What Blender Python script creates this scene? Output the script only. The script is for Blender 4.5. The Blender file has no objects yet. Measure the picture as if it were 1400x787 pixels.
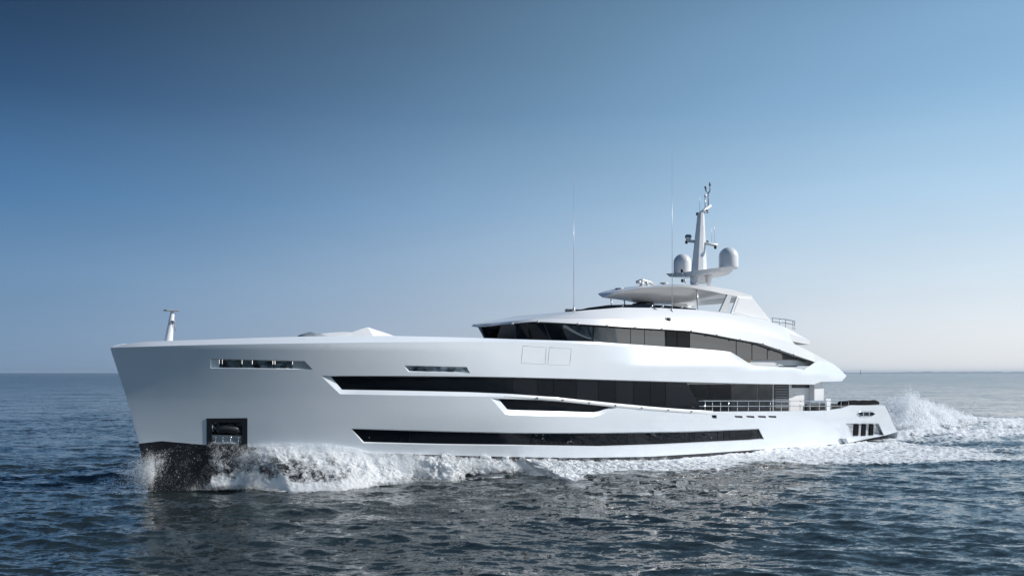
import bpy, bmesh, math, random
import numpy as np
from mathutils import Vector, Matrix, noise
from mathutils.geometry import delaunay_2d_cdt
random.seed(7); rng = np.random.default_rng(11)
R = math.radians
C = bpy.context.scene.collection

# ------------------------------------------------------------------ camera, sky, sun, exposure
FPX, CX, HY, CAMZ = 1200.0, 700.0, 509.0, 6.3        # focal length / centre / horizon row of the 1400 px photograph
scene = bpy.context.scene
cam = bpy.data.objects.new('camera', bpy.data.cameras.new('camera')); C.objects.link(cam)
cam.location = (0, 0, CAMZ); cam.rotation_euler = (R(90), 0, 0)
cam.data.sensor_width = 36; cam.data.lens = 36*FPX/1400
cam.data.shift_y = (HY-393.5)/1400
cam.data.clip_start = .5; cam.data.clip_end = 60000
scene.camera = cam
SUN_EL, SUN_AZ = 30, 90                               # elevation; azimuth clockwise from the view direction (+y)
w = bpy.data.worlds.new('World'); scene.world = w; w.use_nodes = True
nt = w.node_tree; nt.nodes.clear()
sky = nt.nodes.new('ShaderNodeTexSky'); sky.sky_type = 'NISHITA'; sky.sun_disc = False
sky.sun_elevation = R(SUN_EL); sky.sun_rotation = R(SUN_AZ)
sky.air_density = 1.0; sky.dust_density = .5; sky.ozone_density = 2.5; sky.altitude = 0
bg = nt.nodes.new('ShaderNodeBackground'); bg.inputs['Strength'].default_value = .1
wo = nt.nodes.new('ShaderNodeOutputWorld')
# paler band of air low over the sea, brighter towards the sun
def W(kind, **kw):
    n = nt.nodes.new(kind)
    for k, v in kw.items(): setattr(n, k, v)
    return n
tcw = W('ShaderNodeTexCoord'); sep = W('ShaderNodeSeparateXYZ'); nt.links.new(tcw.outputs['Generated'], sep.inputs[0])
def skyramp(stops):
    r = W('ShaderNodeValToRGB'); e = r.color_ramp.elements; r.color_ramp.interpolation = 'LINEAR'
    while len(e) < len(stops): e.new(.5)
    for i, (p, c) in enumerate(stops): e[i].position = p; e[i].color = (*c, 1)
    nt.links.new(sep.outputs['Z'], r.inputs[0]); return r
rl_ = skyramp([(0, (.165, .27, .42)), (.04, (.155, .27, .44)), (.10, (.130, .255, .44)), (.18, (.062, .18, .37)), (.28, (.022, .072, .175)), (.39, (.004, .018, .052)), (1, (.02, .06, .16))])
rr_ = skyramp([(0, (.92, .93, .93)), (.04, (.91, .94, .96)), (.10, (.77, .89, .98)), (.18, (.55, .76, .95)), (.28, (.33, .57, .82)), (.39, (.22, .41, .63)), (1, (.06, .15, .32))])
cr = W('ShaderNodeVectorMath', operation='MULTIPLY'); cr.inputs[1].default_value = (1, 1, 0); nt.links.new(tcw.outputs['Generated'], cr.inputs[0])
nz = W('ShaderNodeVectorMath', operation='NORMALIZE'); nt.links.new(cr.outputs[0], nz.inputs[0])
dt = W('ShaderNodeVectorMath', operation='DOT_PRODUCT'); dt.inputs[1].default_value = (math.sin(R(SUN_AZ)), math.cos(R(SUN_AZ)), 0); nt.links.new(nz.outputs[0], dt.inputs[0])
mrw = W('ShaderNodeMapRange', interpolation_type='SMOOTHSTEP'); mrw.inputs['From Min'].default_value = -.66; mrw.inputs['From Max'].default_value = .85; nt.links.new(dt.outputs['Value'], mrw.inputs['Value'])
mxs = W('ShaderNodeMix', data_type='RGBA'); nt.links.new(mrw.outputs[0], mxs.inputs['Factor']); nt.links.new(rl_.outputs[0], mxs.inputs['A']); nt.links.new(rr_.outputs[0], mxs.inputs['B'])
sc10 = W('ShaderNodeVectorMath', operation='SCALE'); sc10.inputs['Scale'].default_value = 10; cn = W('ShaderNodeTexNoise'); cn.inputs['Scale'].default_value = 2.2; cn.inputs['Detail'].default_value = 6; cm = W('ShaderNodeMapping'); cm.inputs['Scale'].default_value = (1, 1, 5)
nt.links.new(tcw.outputs['Generated'], cm.inputs[0]); nt.links.new(cm.outputs[0], cn.inputs['Vector'])
cv = W('ShaderNodeMapRange'); cv.inputs['From Min'].default_value = .3; cv.inputs['From Max'].default_value = .7; cv.inputs['To Min'].default_value = 9.6; cv.inputs['To Max'].default_value = 10.4; nt.links.new(cn.outputs[0], cv.inputs['Value'])
nt.links.new(cv.outputs[0], sc10.inputs['Scale']); nt.links.new(mxs.outputs['Result'], sc10.inputs[0])
mx2 = W('ShaderNodeMix', data_type='RGBA'); mx2.inputs['Factor'].default_value = .96; nt.links.new(sky.outputs[0], mx2.inputs['A']); nt.links.new(sc10.outputs[0], mx2.inputs['B'])
nt.links.new(mx2.outputs['Result'], bg.inputs[0]); nt.links.new(bg.outputs[0], wo.inputs[0])
sl = bpy.data.lights.new('sun', 'SUN'); sl.energy = 4.3; sl.angle = R(.5); sl.color = (1, .965, .92)
sun = bpy.data.objects.new('sun', sl); C.objects.link(sun)
a, e = R(SUN_AZ), R(SUN_EL)
SUND = Vector((math.sin(a)*math.cos(e), math.cos(a)*math.cos(e), math.sin(e)))
sun.rotation_euler = SUND.to_track_quat('Z', 'Y').to_euler(); sun.location = SUND*80
vs = scene.view_settings; vs.view_transform = 'Standard'; vs.look = 'None'; vs.gamma = 1; vs.exposure = 0.0
vs.use_curve_mapping = False
scene.cycles.max_bounces = 14; scene.cycles.diffuse_bounces = 9; scene.cycles.transmission_bounces = 9; scene.cycles.transparent_max_bounces = 12; scene.cycles.caustics_reflective = False; scene.cycles.caustics_refractive = False
scene.cycles.sample_clamp_indirect = 6

# ------------------------------------------------------------------ materials
def mat(name, col, rough=.4, metal=0., coat=0., ior=1.5, spec=.5, emis=None):
    m = bpy.data.materials.new(name); m.use_nodes = True
    p = m.node_tree.nodes['Principled BSDF']
    p.inputs['Base Color'].default_value = (*col, 1); p.inputs['Roughness'].default_value = rough
    p.inputs['Metallic'].default_value = metal; p.inputs['Coat Weight'].default_value = coat
    p.inputs['Coat Roughness'].default_value = .04; p.inputs['IOR'].default_value = ior
    p.inputs['Specular IOR Level'].default_value = spec
    return m
def bumpify(m, scale, strength, dist=.01, detail=3, stretch=(1, 1, 1)):
    t = m.node_tree; p = t.nodes['Principled BSDF']
    tc = t.nodes.new('ShaderNodeTexCoord'); mp = t.nodes.new('ShaderNodeMapping'); mp.inputs['Scale'].default_value = stretch
    n = t.nodes.new('ShaderNodeTexNoise'); n.inputs['Scale'].default_value = scale; n.inputs['Detail'].default_value = detail
    b = t.nodes.new('ShaderNodeBump'); b.inputs['Strength'].default_value = strength; b.inputs['Distance'].default_value = dist
    t.links.new(tc.outputs['Object'], mp.inputs[0]); t.links.new(mp.outputs[0], n.inputs['Vector'])
    t.links.new(n.outputs[0], b.inputs['Height']); t.links.new(b.outputs[0], p.inputs['Normal'])
    t.links.new(b.outputs[0], p.inputs['Coat Normal'])
def mottle(m, c1, c2, scale, detail=4):
    t = m.node_tree; p = t.nodes['Principled BSDF']
    tc = t.nodes.new('ShaderNodeTexCoord'); n = t.nodes.new('ShaderNodeTexNoise'); n.inputs['Scale'].default_value = scale
    n.inputs['Detail'].default_value = detail
    r = t.nodes.new('ShaderNodeValToRGB'); r.color_ramp.elements[0].color = (*c1, 1); r.color_ramp.elements[1].color = (*c2, 1)
    r.color_ramp.elements[0].position = .35; r.color_ramp.elements[1].position = .65
    t.links.new(tc.outputs['Object'], n.inputs['Vector']); t.links.new(n.outputs[0], r.inputs[0])
    t.links.new(r.outputs[0], p.inputs['Base Color'])
M = {}
M['paint'] = mat('white_hull_paint', (.78, .79, .8),   .3, coat=1.); bumpify(M['paint'], .8, .35, .02, 2, (.6, 1, 1.4)); mottle(M['paint'], (.74, .78, .82), (.77, .805, .84), .5)
M['white'] = mat('white_gelcoat', (.8, .8, .8), .35, coat=.4); bumpify(M['white'], 1.3, .15, .02, 2)
M['boot'] = mat('black_bottom_paint', (.018, .02, .024), .4); mottle(M['boot'], (.010, .011, .014), (.02, .02, .024), 2)
M['glass'] = mat('dark_window_glass', (.004, .006, .009), .02, ior=1.38, spec=.3); bumpify(M['glass'], .7, .12, .02, 1)
M['mirror'] = mat('reflective_window_glass', (.02, .025, .03), .02, ior=2.3); bumpify(M['mirror'], .6, .1, .02, 1)
M['dark'] = mat('dark_trim', (.02, .022, .026), .4); bumpify(M['dark'], 8, .2, .01)
M['steel'] = mat('polished_steel', (.75, .76, .78), .12, 1.0); mottle(M['steel'], (.7, .71, .73), (.8, .8, .82), 3)
M['chrome'] = mat('reflection_mottled_steel', (.75, .77, .8), .06, 1.0); bumpify(M['chrome'], 1.6, .8, .12, 1); mottle(M['chrome'], (.10, .10, .11), (.85, .86, .88), 2.3, 2)  # dark-to-bright mottle paints broken reflections into the steel colour
M['glass_alt'] = mat('alternate_dark_glass', (.007, .009, .013), .03, ior=1.4, spec=.35); bumpify(M['glass_alt'], .5, .2, .02, 1)  # second dark glass, slightly different tone and gloss, to vary the panes
M['saloon'] = mat('tinted_saloon_glass', (.012, .014, .018), .03, ior=1.5); bumpify(M['saloon'], 1.1, .3, .03, 2)
M['silver'] = mat('silver_paint', (.60, .60, .60), .3, .35, coat=.5); bumpify(M['silver'], .5, .3, .05, 2)
M['teak'] = mat('teak_deck', (.32, .24, .16), .6); mottle(M['teak'], (.27, .2, .13), (.36, .27, .18), 6)
M['canvas'] = mat('grey_white_canvas', (.74, .74, .74), .85); bumpify(M['canvas'], 6, .5, .03)
M['black_cloth'] = mat('black_cushion_cloth', (.008, .008, .010), .9, spec=.1); bumpify(M['black_cloth'], 5, .8, .05)
M['seam'] = mat('hatch_seam_grey', (.52, .54, .56), .4)
M['grey'] = mat('grey_paint', (.3, .32, .35), .4); mottle(M['grey'], (.27, .29, .32), (.33, .35, .38), 3)

# ------------------------------------------------------------------ ship frame: s aft from the stem foot, t to port, z up
TH = R(37.6); B0 = (-19.2, 46.4); S0 = 32.0
cT, sT = math.cos(TH), math.sin(TH)
def V(s, t, z): return Vector((s-S0, -t, z))          # ship local coordinates (x aft, y starboard)
def world(s, t, z): return Vector((B0[0]+s*cT+t*sT, B0[1]+s*sT-t*cT, z))
def st(x, y): dx, dy = x-B0[0], y-B0[1]; return dx*cT+dy*sT, dx*sT-dy*cT
def sm(x): x = min(1, max(0, x)); return x*x*(3-2*x)
def unp(px, py, surf):
    """a point seen in the photograph, on the ship surface t = surf(s, z)"""
    rx, rz = (px-CX)/FPX, -(py-HY)/FPX
    f = surf if callable(surf) else (lambda s, z, v=surf: v)
    def g(y):
        s, t = st(rx*y, y); z = CAMZ+rz*y
        return t-f(s, z)
    y = 22.0
    while g(y) > 0 and y < 140: y += .5
    lo, hi = y-.5, y
    for _ in range(30):
        m = (lo+hi)/2
        if g(m) > 0: lo = m
        else: hi = m
    s, t = st(rx*hi, hi); return s, t, CAMZ+rz*hi
def interp(x, pts):
    return float(np.interp(x, [p[0] for p in pts], [p[1] for p in pts]))
def stem(z): return interp(z, [(-2, .3), (0, 0), (2.57, -.5), (5, -1.12), (7.6, -1.93), (9, -2.4)])
CREASE = None
def Hull(s, z):
    u = s-stem(z); k = min(1, max(0, z/7.6))
    L = 31-10*k; p = 2.05+.55*k
    x = min(1, max(0, u/L))
    B = 5.55+.45*sm(z/4)
    v = B*(1-(1-x)**p) if u > 0 else u*.6
    v *= 1-.055*sm((s-46)/22)
    if CREASE:
        zc = interp(s, CREASE); b = sm((s-26)/6)
        if z > zc: v -= .30*(z-zc)*b
    return v
CREASE = [unp(x, y, Hull)[::2] for x, y in [(780, 494), (850, 497.5), (900, 500.5), (1024, 504.5), (1100, 510), (1157, 517)]]
def Hin(d): return lambda s, z: Hull(s, z)-d
def nrm(f, s, z):
    e = .03
    ds = (f(s+e, z)-f(s-e, z))/(2*e); dz = (f(s, z+e)-f(s, z-e))/(2*e)
    return Vector((-ds, -1, -dz)).normalized()         # outward to port in ship local coordinates

# ------------------------------------------------------------------ mesh helpers
yacht = bpy.data.objects.new('motor_yacht', None); C.objects.link(yacht)
yacht.location = world(S0, 0, 0); yacht.rotation_euler = (0, 0, TH)
yacht['label'] = 'large white three-deck motor yacht under way with black window bands'; yacht['category'] = 'yacht'
class MB:
    def __init__(s): s.v = []; s.f = []; s.n = []; s.sm = []
    def add(s, vs, fs, ns=None, smooth=True):
        k = len(s.v); s.v += [tuple(x) for x in vs]; s.f += [tuple(k+i for i in f) for f in fs]
        s.n += [tuple(x) for x in ns] if ns else [(0, 0, 0)]*len(vs); s.sm += [smooth]*len(fs)
    def grid(s, rows, smooth=True, flip=False):
        n = len(rows[0]); vs = [p for r in rows for p in r]; fs = []
        for i in range(len(rows)-1):
            for j in range(n-1):
                q = (i*n+j, i*n+j+1, (i+1)*n+j+1, (i+1)*n+j); fs.append(q[::-1] if flip else q)
        s.add(vs, fs, None, smooth)
    def box(s, c, d, rz=0, taper=1):
        x, y, z = d[0]/2, d[1]/2, d[2]/2
        vs = []
        for k, (a, b, e) in enumerate([(-1, -1, -1), (1, -1, -1), (1, 1, -1), (-1, 1, -1), (-1, -1, 1), (1, -1, 1), (1, 1, 1), (-1, 1, 1)]):
            tp = taper if e > 0 else 1
            X, Y = a*x*tp, b*y*tp
            vs.append((c[0]+X*math.cos(rz)-Y*math.sin(rz), c[1]+X*math.sin(rz)+Y*math.cos(rz), c[2]+e*z))
        s.add(vs, [(0, 3, 2, 1), (4, 5, 6, 7), (0, 1, 5, 4), (1, 2, 6, 5), (2, 3, 7, 6), (3, 0, 4, 7)], None, False)
    def tube(s, pts, r, n=8, r2=None, cap=True):
        pts = [Vector(p) for p in pts]; rows = []
        for i, p in enumerate(pts):
            d = (pts[min(i+1, len(pts)-1)]-pts[max(i-1, 0)]).normalized()
            a = d.orthogonal().normalized() if abs(d.z) < .9 else Vector((1, 0, 0))
            a = (a-d*a.dot(d)).normalized(); b = d.cross(a)
            rr = r if r2 is None else r+(r2-r)*i/(len(pts)-1)
            rows.append([p+(a*math.cos(2*math.pi*k/n)+b*math.sin(2*math.pi*k/n))*rr for k in range(n)])
        k = len(s.v); vs = [q for rw in rows for q in rw]; fs = []
        for i in range(len(rows)-1):
            for j in range(n): fs.append((i*n+j, i*n+(j+1) % n, (i+1)*n+(j+1) % n, (i+1)*n+j))
        if cap: fs += [tuple(range(n))[::-1], tuple((len(rows)-1)*n+j for j in range(n))]
        s.add(vs, fs)
    def lathe(s, c, prof, n=24):
        rows = [[(c[0]+r*math.cos(2*math.pi*k/n), c[1]+r*math.sin(2*math.pi*k/n), c[2]+z) for k in range(n+1)] for r, z in prof]
        s.grid(rows, True)
    def build(s, name, m, parent=yacht, auto=None, bevel=0):
        me = bpy.data.meshes.new(name); me.from_pydata(s.v, [], s.f); me.update()
        me.polygons.foreach_set('use_smooth', s.sm)
        if any(n != (0, 0, 0) for n in s.n):
            nn = [n if n != (0, 0, 0) else tuple(me.vertices[i].normal) for i, n in enumerate(s.n)]
            me.normals_split_custom_set_from_vertices(nn)
        elif auto:
            bm = bmesh.new(); bm.from_mesh(me); bmesh.ops.remove_doubles(bm, verts=bm.verts, dist=.0005)
            for e in bm.edges:
                if len(e.link_faces) == 2 and e.calc_face_angle(0) > R(auto): e.smooth = False
            bm.to_mesh(me); bm.free()
        me.materials.append(M[m] if isinstance(m, str) else m)
        o = bpy.data.objects.new(name, me); C.objects.link(o)
        if parent: o.parent = parent
        if bevel:
            b = o.modifiers.new('bevel', 'BEVEL'); b.width = bevel; b.segments = 2; b.limit_method = 'ANGLE'; b.harden_normals = False
        return o
def inpoly(x, y, P):
    c = False; n = len(P); j = n-1
    for i in range(n):
        if (P[i][1] > y) != (P[j][1] > y) and x < (P[j][0]-P[i][0])*(y-P[i][1])/(P[j][1]-P[i][1])+P[i][0]: c = not c
        j = i
    return c
def segd(x, y, a, b):
    dx, dy = b[0]-a[0], b[1]-a[1]; L = dx*dx+dy*dy or 1e-9
    u = min(1, max(0, ((x-a[0])*dx+(y-a[1])*dy)/L)); return math.hypot(x-a[0]-u*dx, y-a[1]-u*dy)
def subdiv(P, m, closed=True):
    o = []; n = len(P)
    for i in range(n if closed else n-1):
        a, b = P[i], P[(i+1) % n]; k = max(1, int(math.ceil(math.hypot(b[0]-a[0], b[1]-a[1])/m)))
        for j in range(k): o.append((a[0]+(b[0]-a[0])*j/k, a[1]+(b[1]-a[1])*j/k))
    if not closed: o.append(P[-1])
    return o
def sheet(mb, outer, holes, f, du=.5, dv=.3, edge=.35):
    """surface t = f(s, z) over the (s, z) region outer minus holes, with analytic normals"""
    loops = [subdiv(outer, edge)]+[subdiv(h, edge) for h in holes]
    pts = []; edges = []
    for L in loops:
        k = len(pts); pts += L; edges += [(k+i, k+(i+1) % len(L)) for i in range(len(L))]
    s0, s1 = min(p[0] for p in outer), max(p[0] for p in outer); z0, z1 = min(p[1] for p in outer), max(p[1] for p in outer)
    segs = [(L[i], L[(i+1) % len(L)]) for L in loops for i in range(len(L))]
    A = np.array([x[0] for x in segs]); Bq = np.array([x[1] for x in segs])-A; LL = (Bq**2).sum(1)+1e-12
    s = s0+du/2
    while s < s1:
        z = z0+dv/2
        while z < z1:
            if inpoly(s, z, outer) and not any(inpoly(s, z, h) for h in holes):
                q = np.array((s, z))-A; u = np.clip((q*Bq).sum(1)/LL, 0, 1); d = np.hypot(*(q-Bq*u[:, None]).T).min()
                if d > .35*dv: pts.append((s, z))
            z += dv
        s += du if s > 3 else du*.5
    r = delaunay_2d_cdt([Vector(p) for p in pts], edges, [], 0, 1e-5)
    ov, of = r[0], r[2]; fs = []
    for q in of:
        cx = sum(ov[i][0] for i in q)/3; cz = sum(ov[i][1] for i in q)/3
        if inpoly(cx, cz, outer) and not any(inpoly(cx, cz, h) for h in holes): fs.append(tuple(q))
    mb.add([V(p[0], f(*p), p[1]) for p in ov], fs, [nrm(f, p[0], p[1]) for p in ov])
def PZ(pix, f=Hull): return [unp(x, y, f)[::2] for x, y in pix]
def ruled(mb, pa, fa, pb, fb, closed=True, n=6):
    A = subdivn(pa, n, closed); Bq = subdivn(pb, n, closed)
    ra = [V(s, fa(s, z), z) for s, z in A]; rb = [V(s, fb(s, z), z) for s, z in Bq]
    if closed: ra.append(ra[0]); rb.append(rb[0])
    mb.grid([ra, rb], False)
def subdivn(P, n, closed):
    o = []; m = len(P)
    for i in range(m if closed else m-1):
        a, b = P[i], P[(i+1) % m]
        for j in range(n): o.append((a[0]+(b[0]-a[0])*j/n, a[1]+(b[1]-a[1])*j/n))
    if not closed: o.append(P[-1])
    return o
def clipx(P, x0, x1):
    for sgn, X in ((1, x0), (-1, x1)):
        o = []
        for i in range(len(P)):
            a, b = P[i], P[(i+1) % len(P)]; ia, ib = sgn*(a[0]-X) >= 0, sgn*(b[0]-X) >= 0
            if ia: o.append(a)
            if ia != ib:
                u = (X-a[0])/(b[0]-a[0]); o.append((X, a[1]+(b[1]-a[1])*u))
        P = o
    return P

# ------------------------------------------------------------------ hull outlines seen in the photograph
top_line = [(150, 475.3), (185, 474), (230, 472.6), (290, 471), (360, 469.8), (420, 469), (540, 467.6), (640, 467), (700, 467.2), (760, 468), (811, 470),
            (860, 473), (900, 475.5), (943, 478), (978, 481), (994, 483), (1023, 500.5), (1078, 504), (1098, 506)]
cap_line = [(156, 473.9), (172, 469.5), (200, 466.6), (290, 463.6), (360, 461.2), (420, 459.6), (540, 459), (640, 461.3), (700, 463.4), (760, 465.3), (811, 467.2),
            (860, 470.6), (900, 473.4), (943, 476), (978, 479), (994, 481), (1023, 499), (1078, 502.5), (1098, 505)]
wing = [(1114.7, 494.7), (1119, 491), (1137.6, 496.5), (1145, 501.5), (1157.2, 513.2), (1151, 520.9), (1122, 521.6), (1113, 525.3)]
main_top = [(1113, 525.3), (1040, 524.5), (940, 521.8), (840, 519), (782, 517.2), (700, 515.2), (640, 514.2), (540, 513.4), (438.4, 513.2)]
main_bot = [(464.8, 538.5), (560, 540.3), (640, 541.4), (700, 542), (760, 544.5), (839, 552.5), (890, 557.5), (940, 561.6), (963, 562.3), (1078, 561.8), (1128, 561),
            (1149, 558.4), (1161.5, 553.8)]
stern = [(1209.5, 553.6), (1227, 590), (1213, 594)]
boot = [(1161, 604.8), (1113, 609.5), (1042, 613.9), (960, 619.5), (889, 623.7), (782, 625.5), (640, 622.8), (510, 618.5), (420, 614), (337, 610.5), (282, 607.8), (221, 602.5), (190, 605.5)]
outer = PZ(top_line+wing+main_top+main_bot+stern+boot)
tip = (stem(7.58)+.02, 7.58); outer[0] = tip
outer[-1] = (stem(2.58)+.02, 2.58)
# close the stem between the two
zs = np.linspace(2.58, 7.58, 14)[1:-1]
outer = outer+[(stem(z)+.01, float(z)) for z in zs]
hull = MB(); holes = []
def recess(outer_px, inner_px, depth, rows=6):
    ho = PZ(outer_px); hi = PZ(inner_px, Hin(depth)); holes.append(ho)
    ruled(hull, ho, Hull, hi, Hin(depth), True, rows)
# second, lower and small openings
w2_out = [(671, 544.2), (690, 566), (700, 567.5), (812, 569.3), (822, 567), (845, 556.5), (782, 549.5), (730, 545.8)]
w2_in = [(681.5, 545), (693.5, 559.3), (700, 560), (811, 563.3), (818, 562), (836.4, 556), (782, 550.2), (730, 546.8)]
recess(w2_out, w2_in, .16)
lo_out = [(479, 584.8), (496.3, 605), (600, 607.6), (700, 608.8), (818, 610.5), (900, 608), (1024.5, 602), (1044.5, 599.8), (1037.5, 585.4), (940, 589), (820, 591), (700, 591), (580, 588)]
lo_in = [(481, 586), (497.5, 603.6), (600, 606.2), (700, 607.4), (818, 609.2), (900, 606.6), (1024.5, 600.6), (1043, 598.8), (1037, 586.6), (940, 590.4), (820, 592.2), (700, 592.2), (580, 589.2)]
recess(lo_out, lo_in, .12)
bw_out = [(287.5, 489.8), (288, 502.8), (427.5, 505), (416.5, 493), (350, 491.4)]
bw_in = [(289, 490.8), (289.3, 501.8), (425.5, 504), (415.5, 494), (350, 492.4)]
recess(bw_out, bw_in, .10)
sl_out = [(551.5, 499.2), (558.5, 508), (642.5, 509.6), (638, 501.4)]
sl_in = [(553.5, 500.2), (559.5, 507), (640.5, 508.6), (637, 502.4)]
recess(sl_out, sl_in, .10)
an_out = [(289, 577.5), (289, 606.4), (331, 608.3), (331, 577)]
recess(an_out, an_out, .9)
sw_out = [(1155.5, 578.4), (1165, 597), (1208.5, 594.4), (1201.5, 578.4)]
sw_in = [(1158, 579.4), (1166.5, 595.8), (1206.5, 593.4), (1200, 579.4)]
recess(sw_out, sw_in, .22)
fl_out = [(1172, 565.5), (1176, 568.4), (1192, 568.2), (1196.5, 565.4), (1192, 562.6), (1176, 562.8)]
recess(fl_out, fl_out, .15)
for x in (1003.8, 1020, 1035.7, 1050):
    q = [(x, 567.8), (x+1.5, 570.3), (x+11.5, 570.8), (x+11, 568.2)]; recess(q, q, .12)
q = [(973, 567), (973.5, 571.6), (980, 571.6), (979.5, 567)]; recess(q, q, .2)
sheet(hull, outer, holes, Hull)
# chamfered reveal of the long main-deck window band
g_top = [(939, 523), (840, 520.3), (782, 518.4), (700, 516.4), (640, 515.4), (540, 514.6), (452, 514.2)]
g_bot = [(467.6, 532.2), (560, 533.8), (640, 535.6), (700, 538.2), (760, 542.5), (839, 550.6), (890, 555.4), (940, 559.6), (960.5, 561)]
GD = .18
ruled(hull, PZ([(940, 521.8)]+main_top[3:]+main_bot[:8]+[(963, 562.3)]), Hull, PZ([(939, 523)]+g_top[1:]+g_bot, Hin(GD)), Hin(GD), False, 4)
# inward-leaning bulwark cap
crease = PZ(top_line); crease[0] = tip
capf = lambda s, z: Hull(s, z)-.34*sm((s+2.2)/3)
cap = [unp(x, y, capf) for x, y in cap_line]
def resample(P, ss): return [interp(s, P) for s in ss]
ssn = sorted(set([p[0] for p in crease]+list(np.arange(-1.9, crease[-1][0], .4))))
ct = [(c[0], c[2]) for c in cap]; ct[0] = (tip[0], tip[1]+.03)
rowa = [V(s, max(.0, Hull(s, interp(s, crease))), interp(s, crease)) for s in ssn]
rowb = [V(s, max(.0, Hull(s, interp(s, crease))-(.06+.22*sm((s+2)/3))*(1-.75*sm((s-18)/8))), interp(s, ct)) for s in ssn]
rowc = [V(s, max(.0, Hull(s, interp(s, crease))-.45*sm((s+2)/2)), interp(s, ct)-.004) for s in ssn]
rowd = [V(s, max(.0, Hull(s, interp(s, crease))-.5*sm((s+2)/2)), interp(s, ct)-min(.9, .01+max(0, s+1.6)*.8)) for s in ssn]
for g_ in ((rowa, rowb), (rowb, rowc), (rowc, rowd)):
    hull.grid(g_, True)
    hull.grid([[Vector((p.x, -p.y, p.z)) for p in r] for r in g_], True, True)
# starboard side, foredeck, transom
zt = lambda s: interp(s, crease) if s < crease[-1][0] else interp(s, PZ([(1098, 506), (1157, 513)]))
bt = PZ(boot); bt = sorted([(s, z) for s, z in bt]); bt[0] = (stem(2.58), 2.58)
ss = list(np.linspace(-1.9, 60, 90))
rows = []
for k in range(25):
    r = []
    for s in ss:
        z1 = min(zt(s), 9); z = -.6+(z1+.6)*k/24; s_ = max(s, stem(z)+.01); r.append(V(s_, -max(0, Hull(s_, z)), z))
    rows.append(r)
hull.grid(rows, True, False)
hull.grid([[V(s, .97*v*max(0, Hull(s, zt(s))-.45), zt(s)-.85) for s in ss if s < 50] for v in (-1, 0, 1)], False)
e1 = PZ(stern[:2])
hull.grid([[V(s, v*Hull(s, z), z) for s, z in (e1[0], e1[1], (e1[1][0]-.2, -.8))] for v in (-1, 1)], False)
ho = hull.build('hull', 'paint')
# underbody in dark paint
ub = MB(); rows = []
bss = list(np.linspace(-.5, 66.2, 160))
for k in range(9):
    r = []
    for s in bss:
        z1 = interp(s, bt)-.003; z = z1+(-1.6-z1)*k/8; t = Hull(s, z)-.015
        ss_ = max(s, stem(z)); r.append(V(ss_, max(0, Hull(ss_, z)-.015), z))
    rows.append(r)
ub.grid(rows, True, True); ub.grid([[Vector((p.x, -p.y, p.z)) for p in r] for r in rows], True)
# flat step ledge where the forefoot begins
ub.build('underbody', 'boot', auto=40)

def panes(name, poly, xs, depth, m, parent, gap=.5, f=None, lab=None):
    F = f or Hin(depth)
    for a, b in zip(xs[:-1], xs[1:]):
        P = clipx(poly, a+gap/2, b-gap/2)
        if len(P) < 3: continue
        mb = MB(); sheet(mb, PZ(P, F), [], F, 1.0, .5, 1.2); mb.build(name, m if isinstance(m, str) else m[xs.index(a) % len(m)], parent)
# glass of the openings
band = g_top[::-1]+g_bot[::-1]
back = MB(); sheet(back, PZ(band, Hin(GD+.02)), [], Hin(GD+.02), 1.2, .5, 1.2); back.build('window_backing', 'dark', ho)
panes('window_pane', band, [440, 701, 735, 757, 788, 818, 842, 866, 889, 910, 962], GD-.005, ('glass', 'glass_alt', 'glass', 'glass', 'glass_alt'), ho, .5)
panes('window_pane', w2_in, [660, 850], .16, 'glass', ho)
back = MB(); sheet(back, PZ(lo_in, Hin(.14)), [], Hin(.14), 1.2, .5, 1.2); back.build('window_backing', 'dark', ho)
panes('window_pane', lo_in, [470, 560, 640, 725, 790, 858, 868, 888, 942, 950, 981, 989, 998, 1028, 1036, 1046], .12, ('glass', 'glass_alt', 'glass_alt', 'glass'), ho, .5)
panes('bow_window', bw_in, [280, 300, 304, 331, 345, 373, 376, 400, 430], .10, ('white', 'dark', 'chrome', 'steel', 'chrome', 'dark', 'chrome', 'silver'), ho, .6)  # pale and dark pieces mimic the broken reflections of a mirror-finish slot
panes('side_slot', sl_in, [550, 645], .10, 'chrome', ho)

# anchor pocket with frame, rails and anchor
fr = MB(); FO = PZ([(282.4, 571.5), (282.4, 612), (338, 614.5), (338, 571)]); FI = PZ(an_out)
sheet(fr, FO, [FI], lambda s, z: Hull(s, z)+.03, .4, .3, .3)
ruled(fr, FO, Hin(-.03), FO, Hull, True, 2); ruled(fr, FI, Hin(-.03), FI, Hull, True, 2)
af = fr.build('anchor_pocket', 'dark', ho)
ab = MB(); sheet(ab, FI, [], Hin(.9), .5, .4); ab.build('pocket_back', 'steel', ho)
pp_ = MB(); q = PZ([(291, 594), (329.5, 595), (329.5, 607.5), (291, 606)], Hin(.45)); sheet(pp_, q, [], Hin(.45), .4, .3); pp_.build('pocket_reflection_plate', 'white', ho)  # white plate added to stand for the bright reflection low in the pocket
an = MB()
def hp(x, y, d): s, t, z = unp(x, y, Hin(d)); return V(s, t, z)
an.tube([hp(291, 589, .3), hp(298, 586.5, .15), hp(310, 585, .1), hp(322, 586.5, .15), hp(330, 589, .3)], .22, 10)
an.tube([hp(310, 586, .12), hp(310, 578.5, .3)], .12, 8)
an.build('anchor', 'dark', ho)
rl = MB(); rl.tube([hp(290.5, 591.5, .2), hp(290.5, 579, .2)], .05); rl.tube([hp(330, 605.5, .15), hp(290, 604, .15)], .07)
rl.build('pocket_rail', 'steel', ho)
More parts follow.
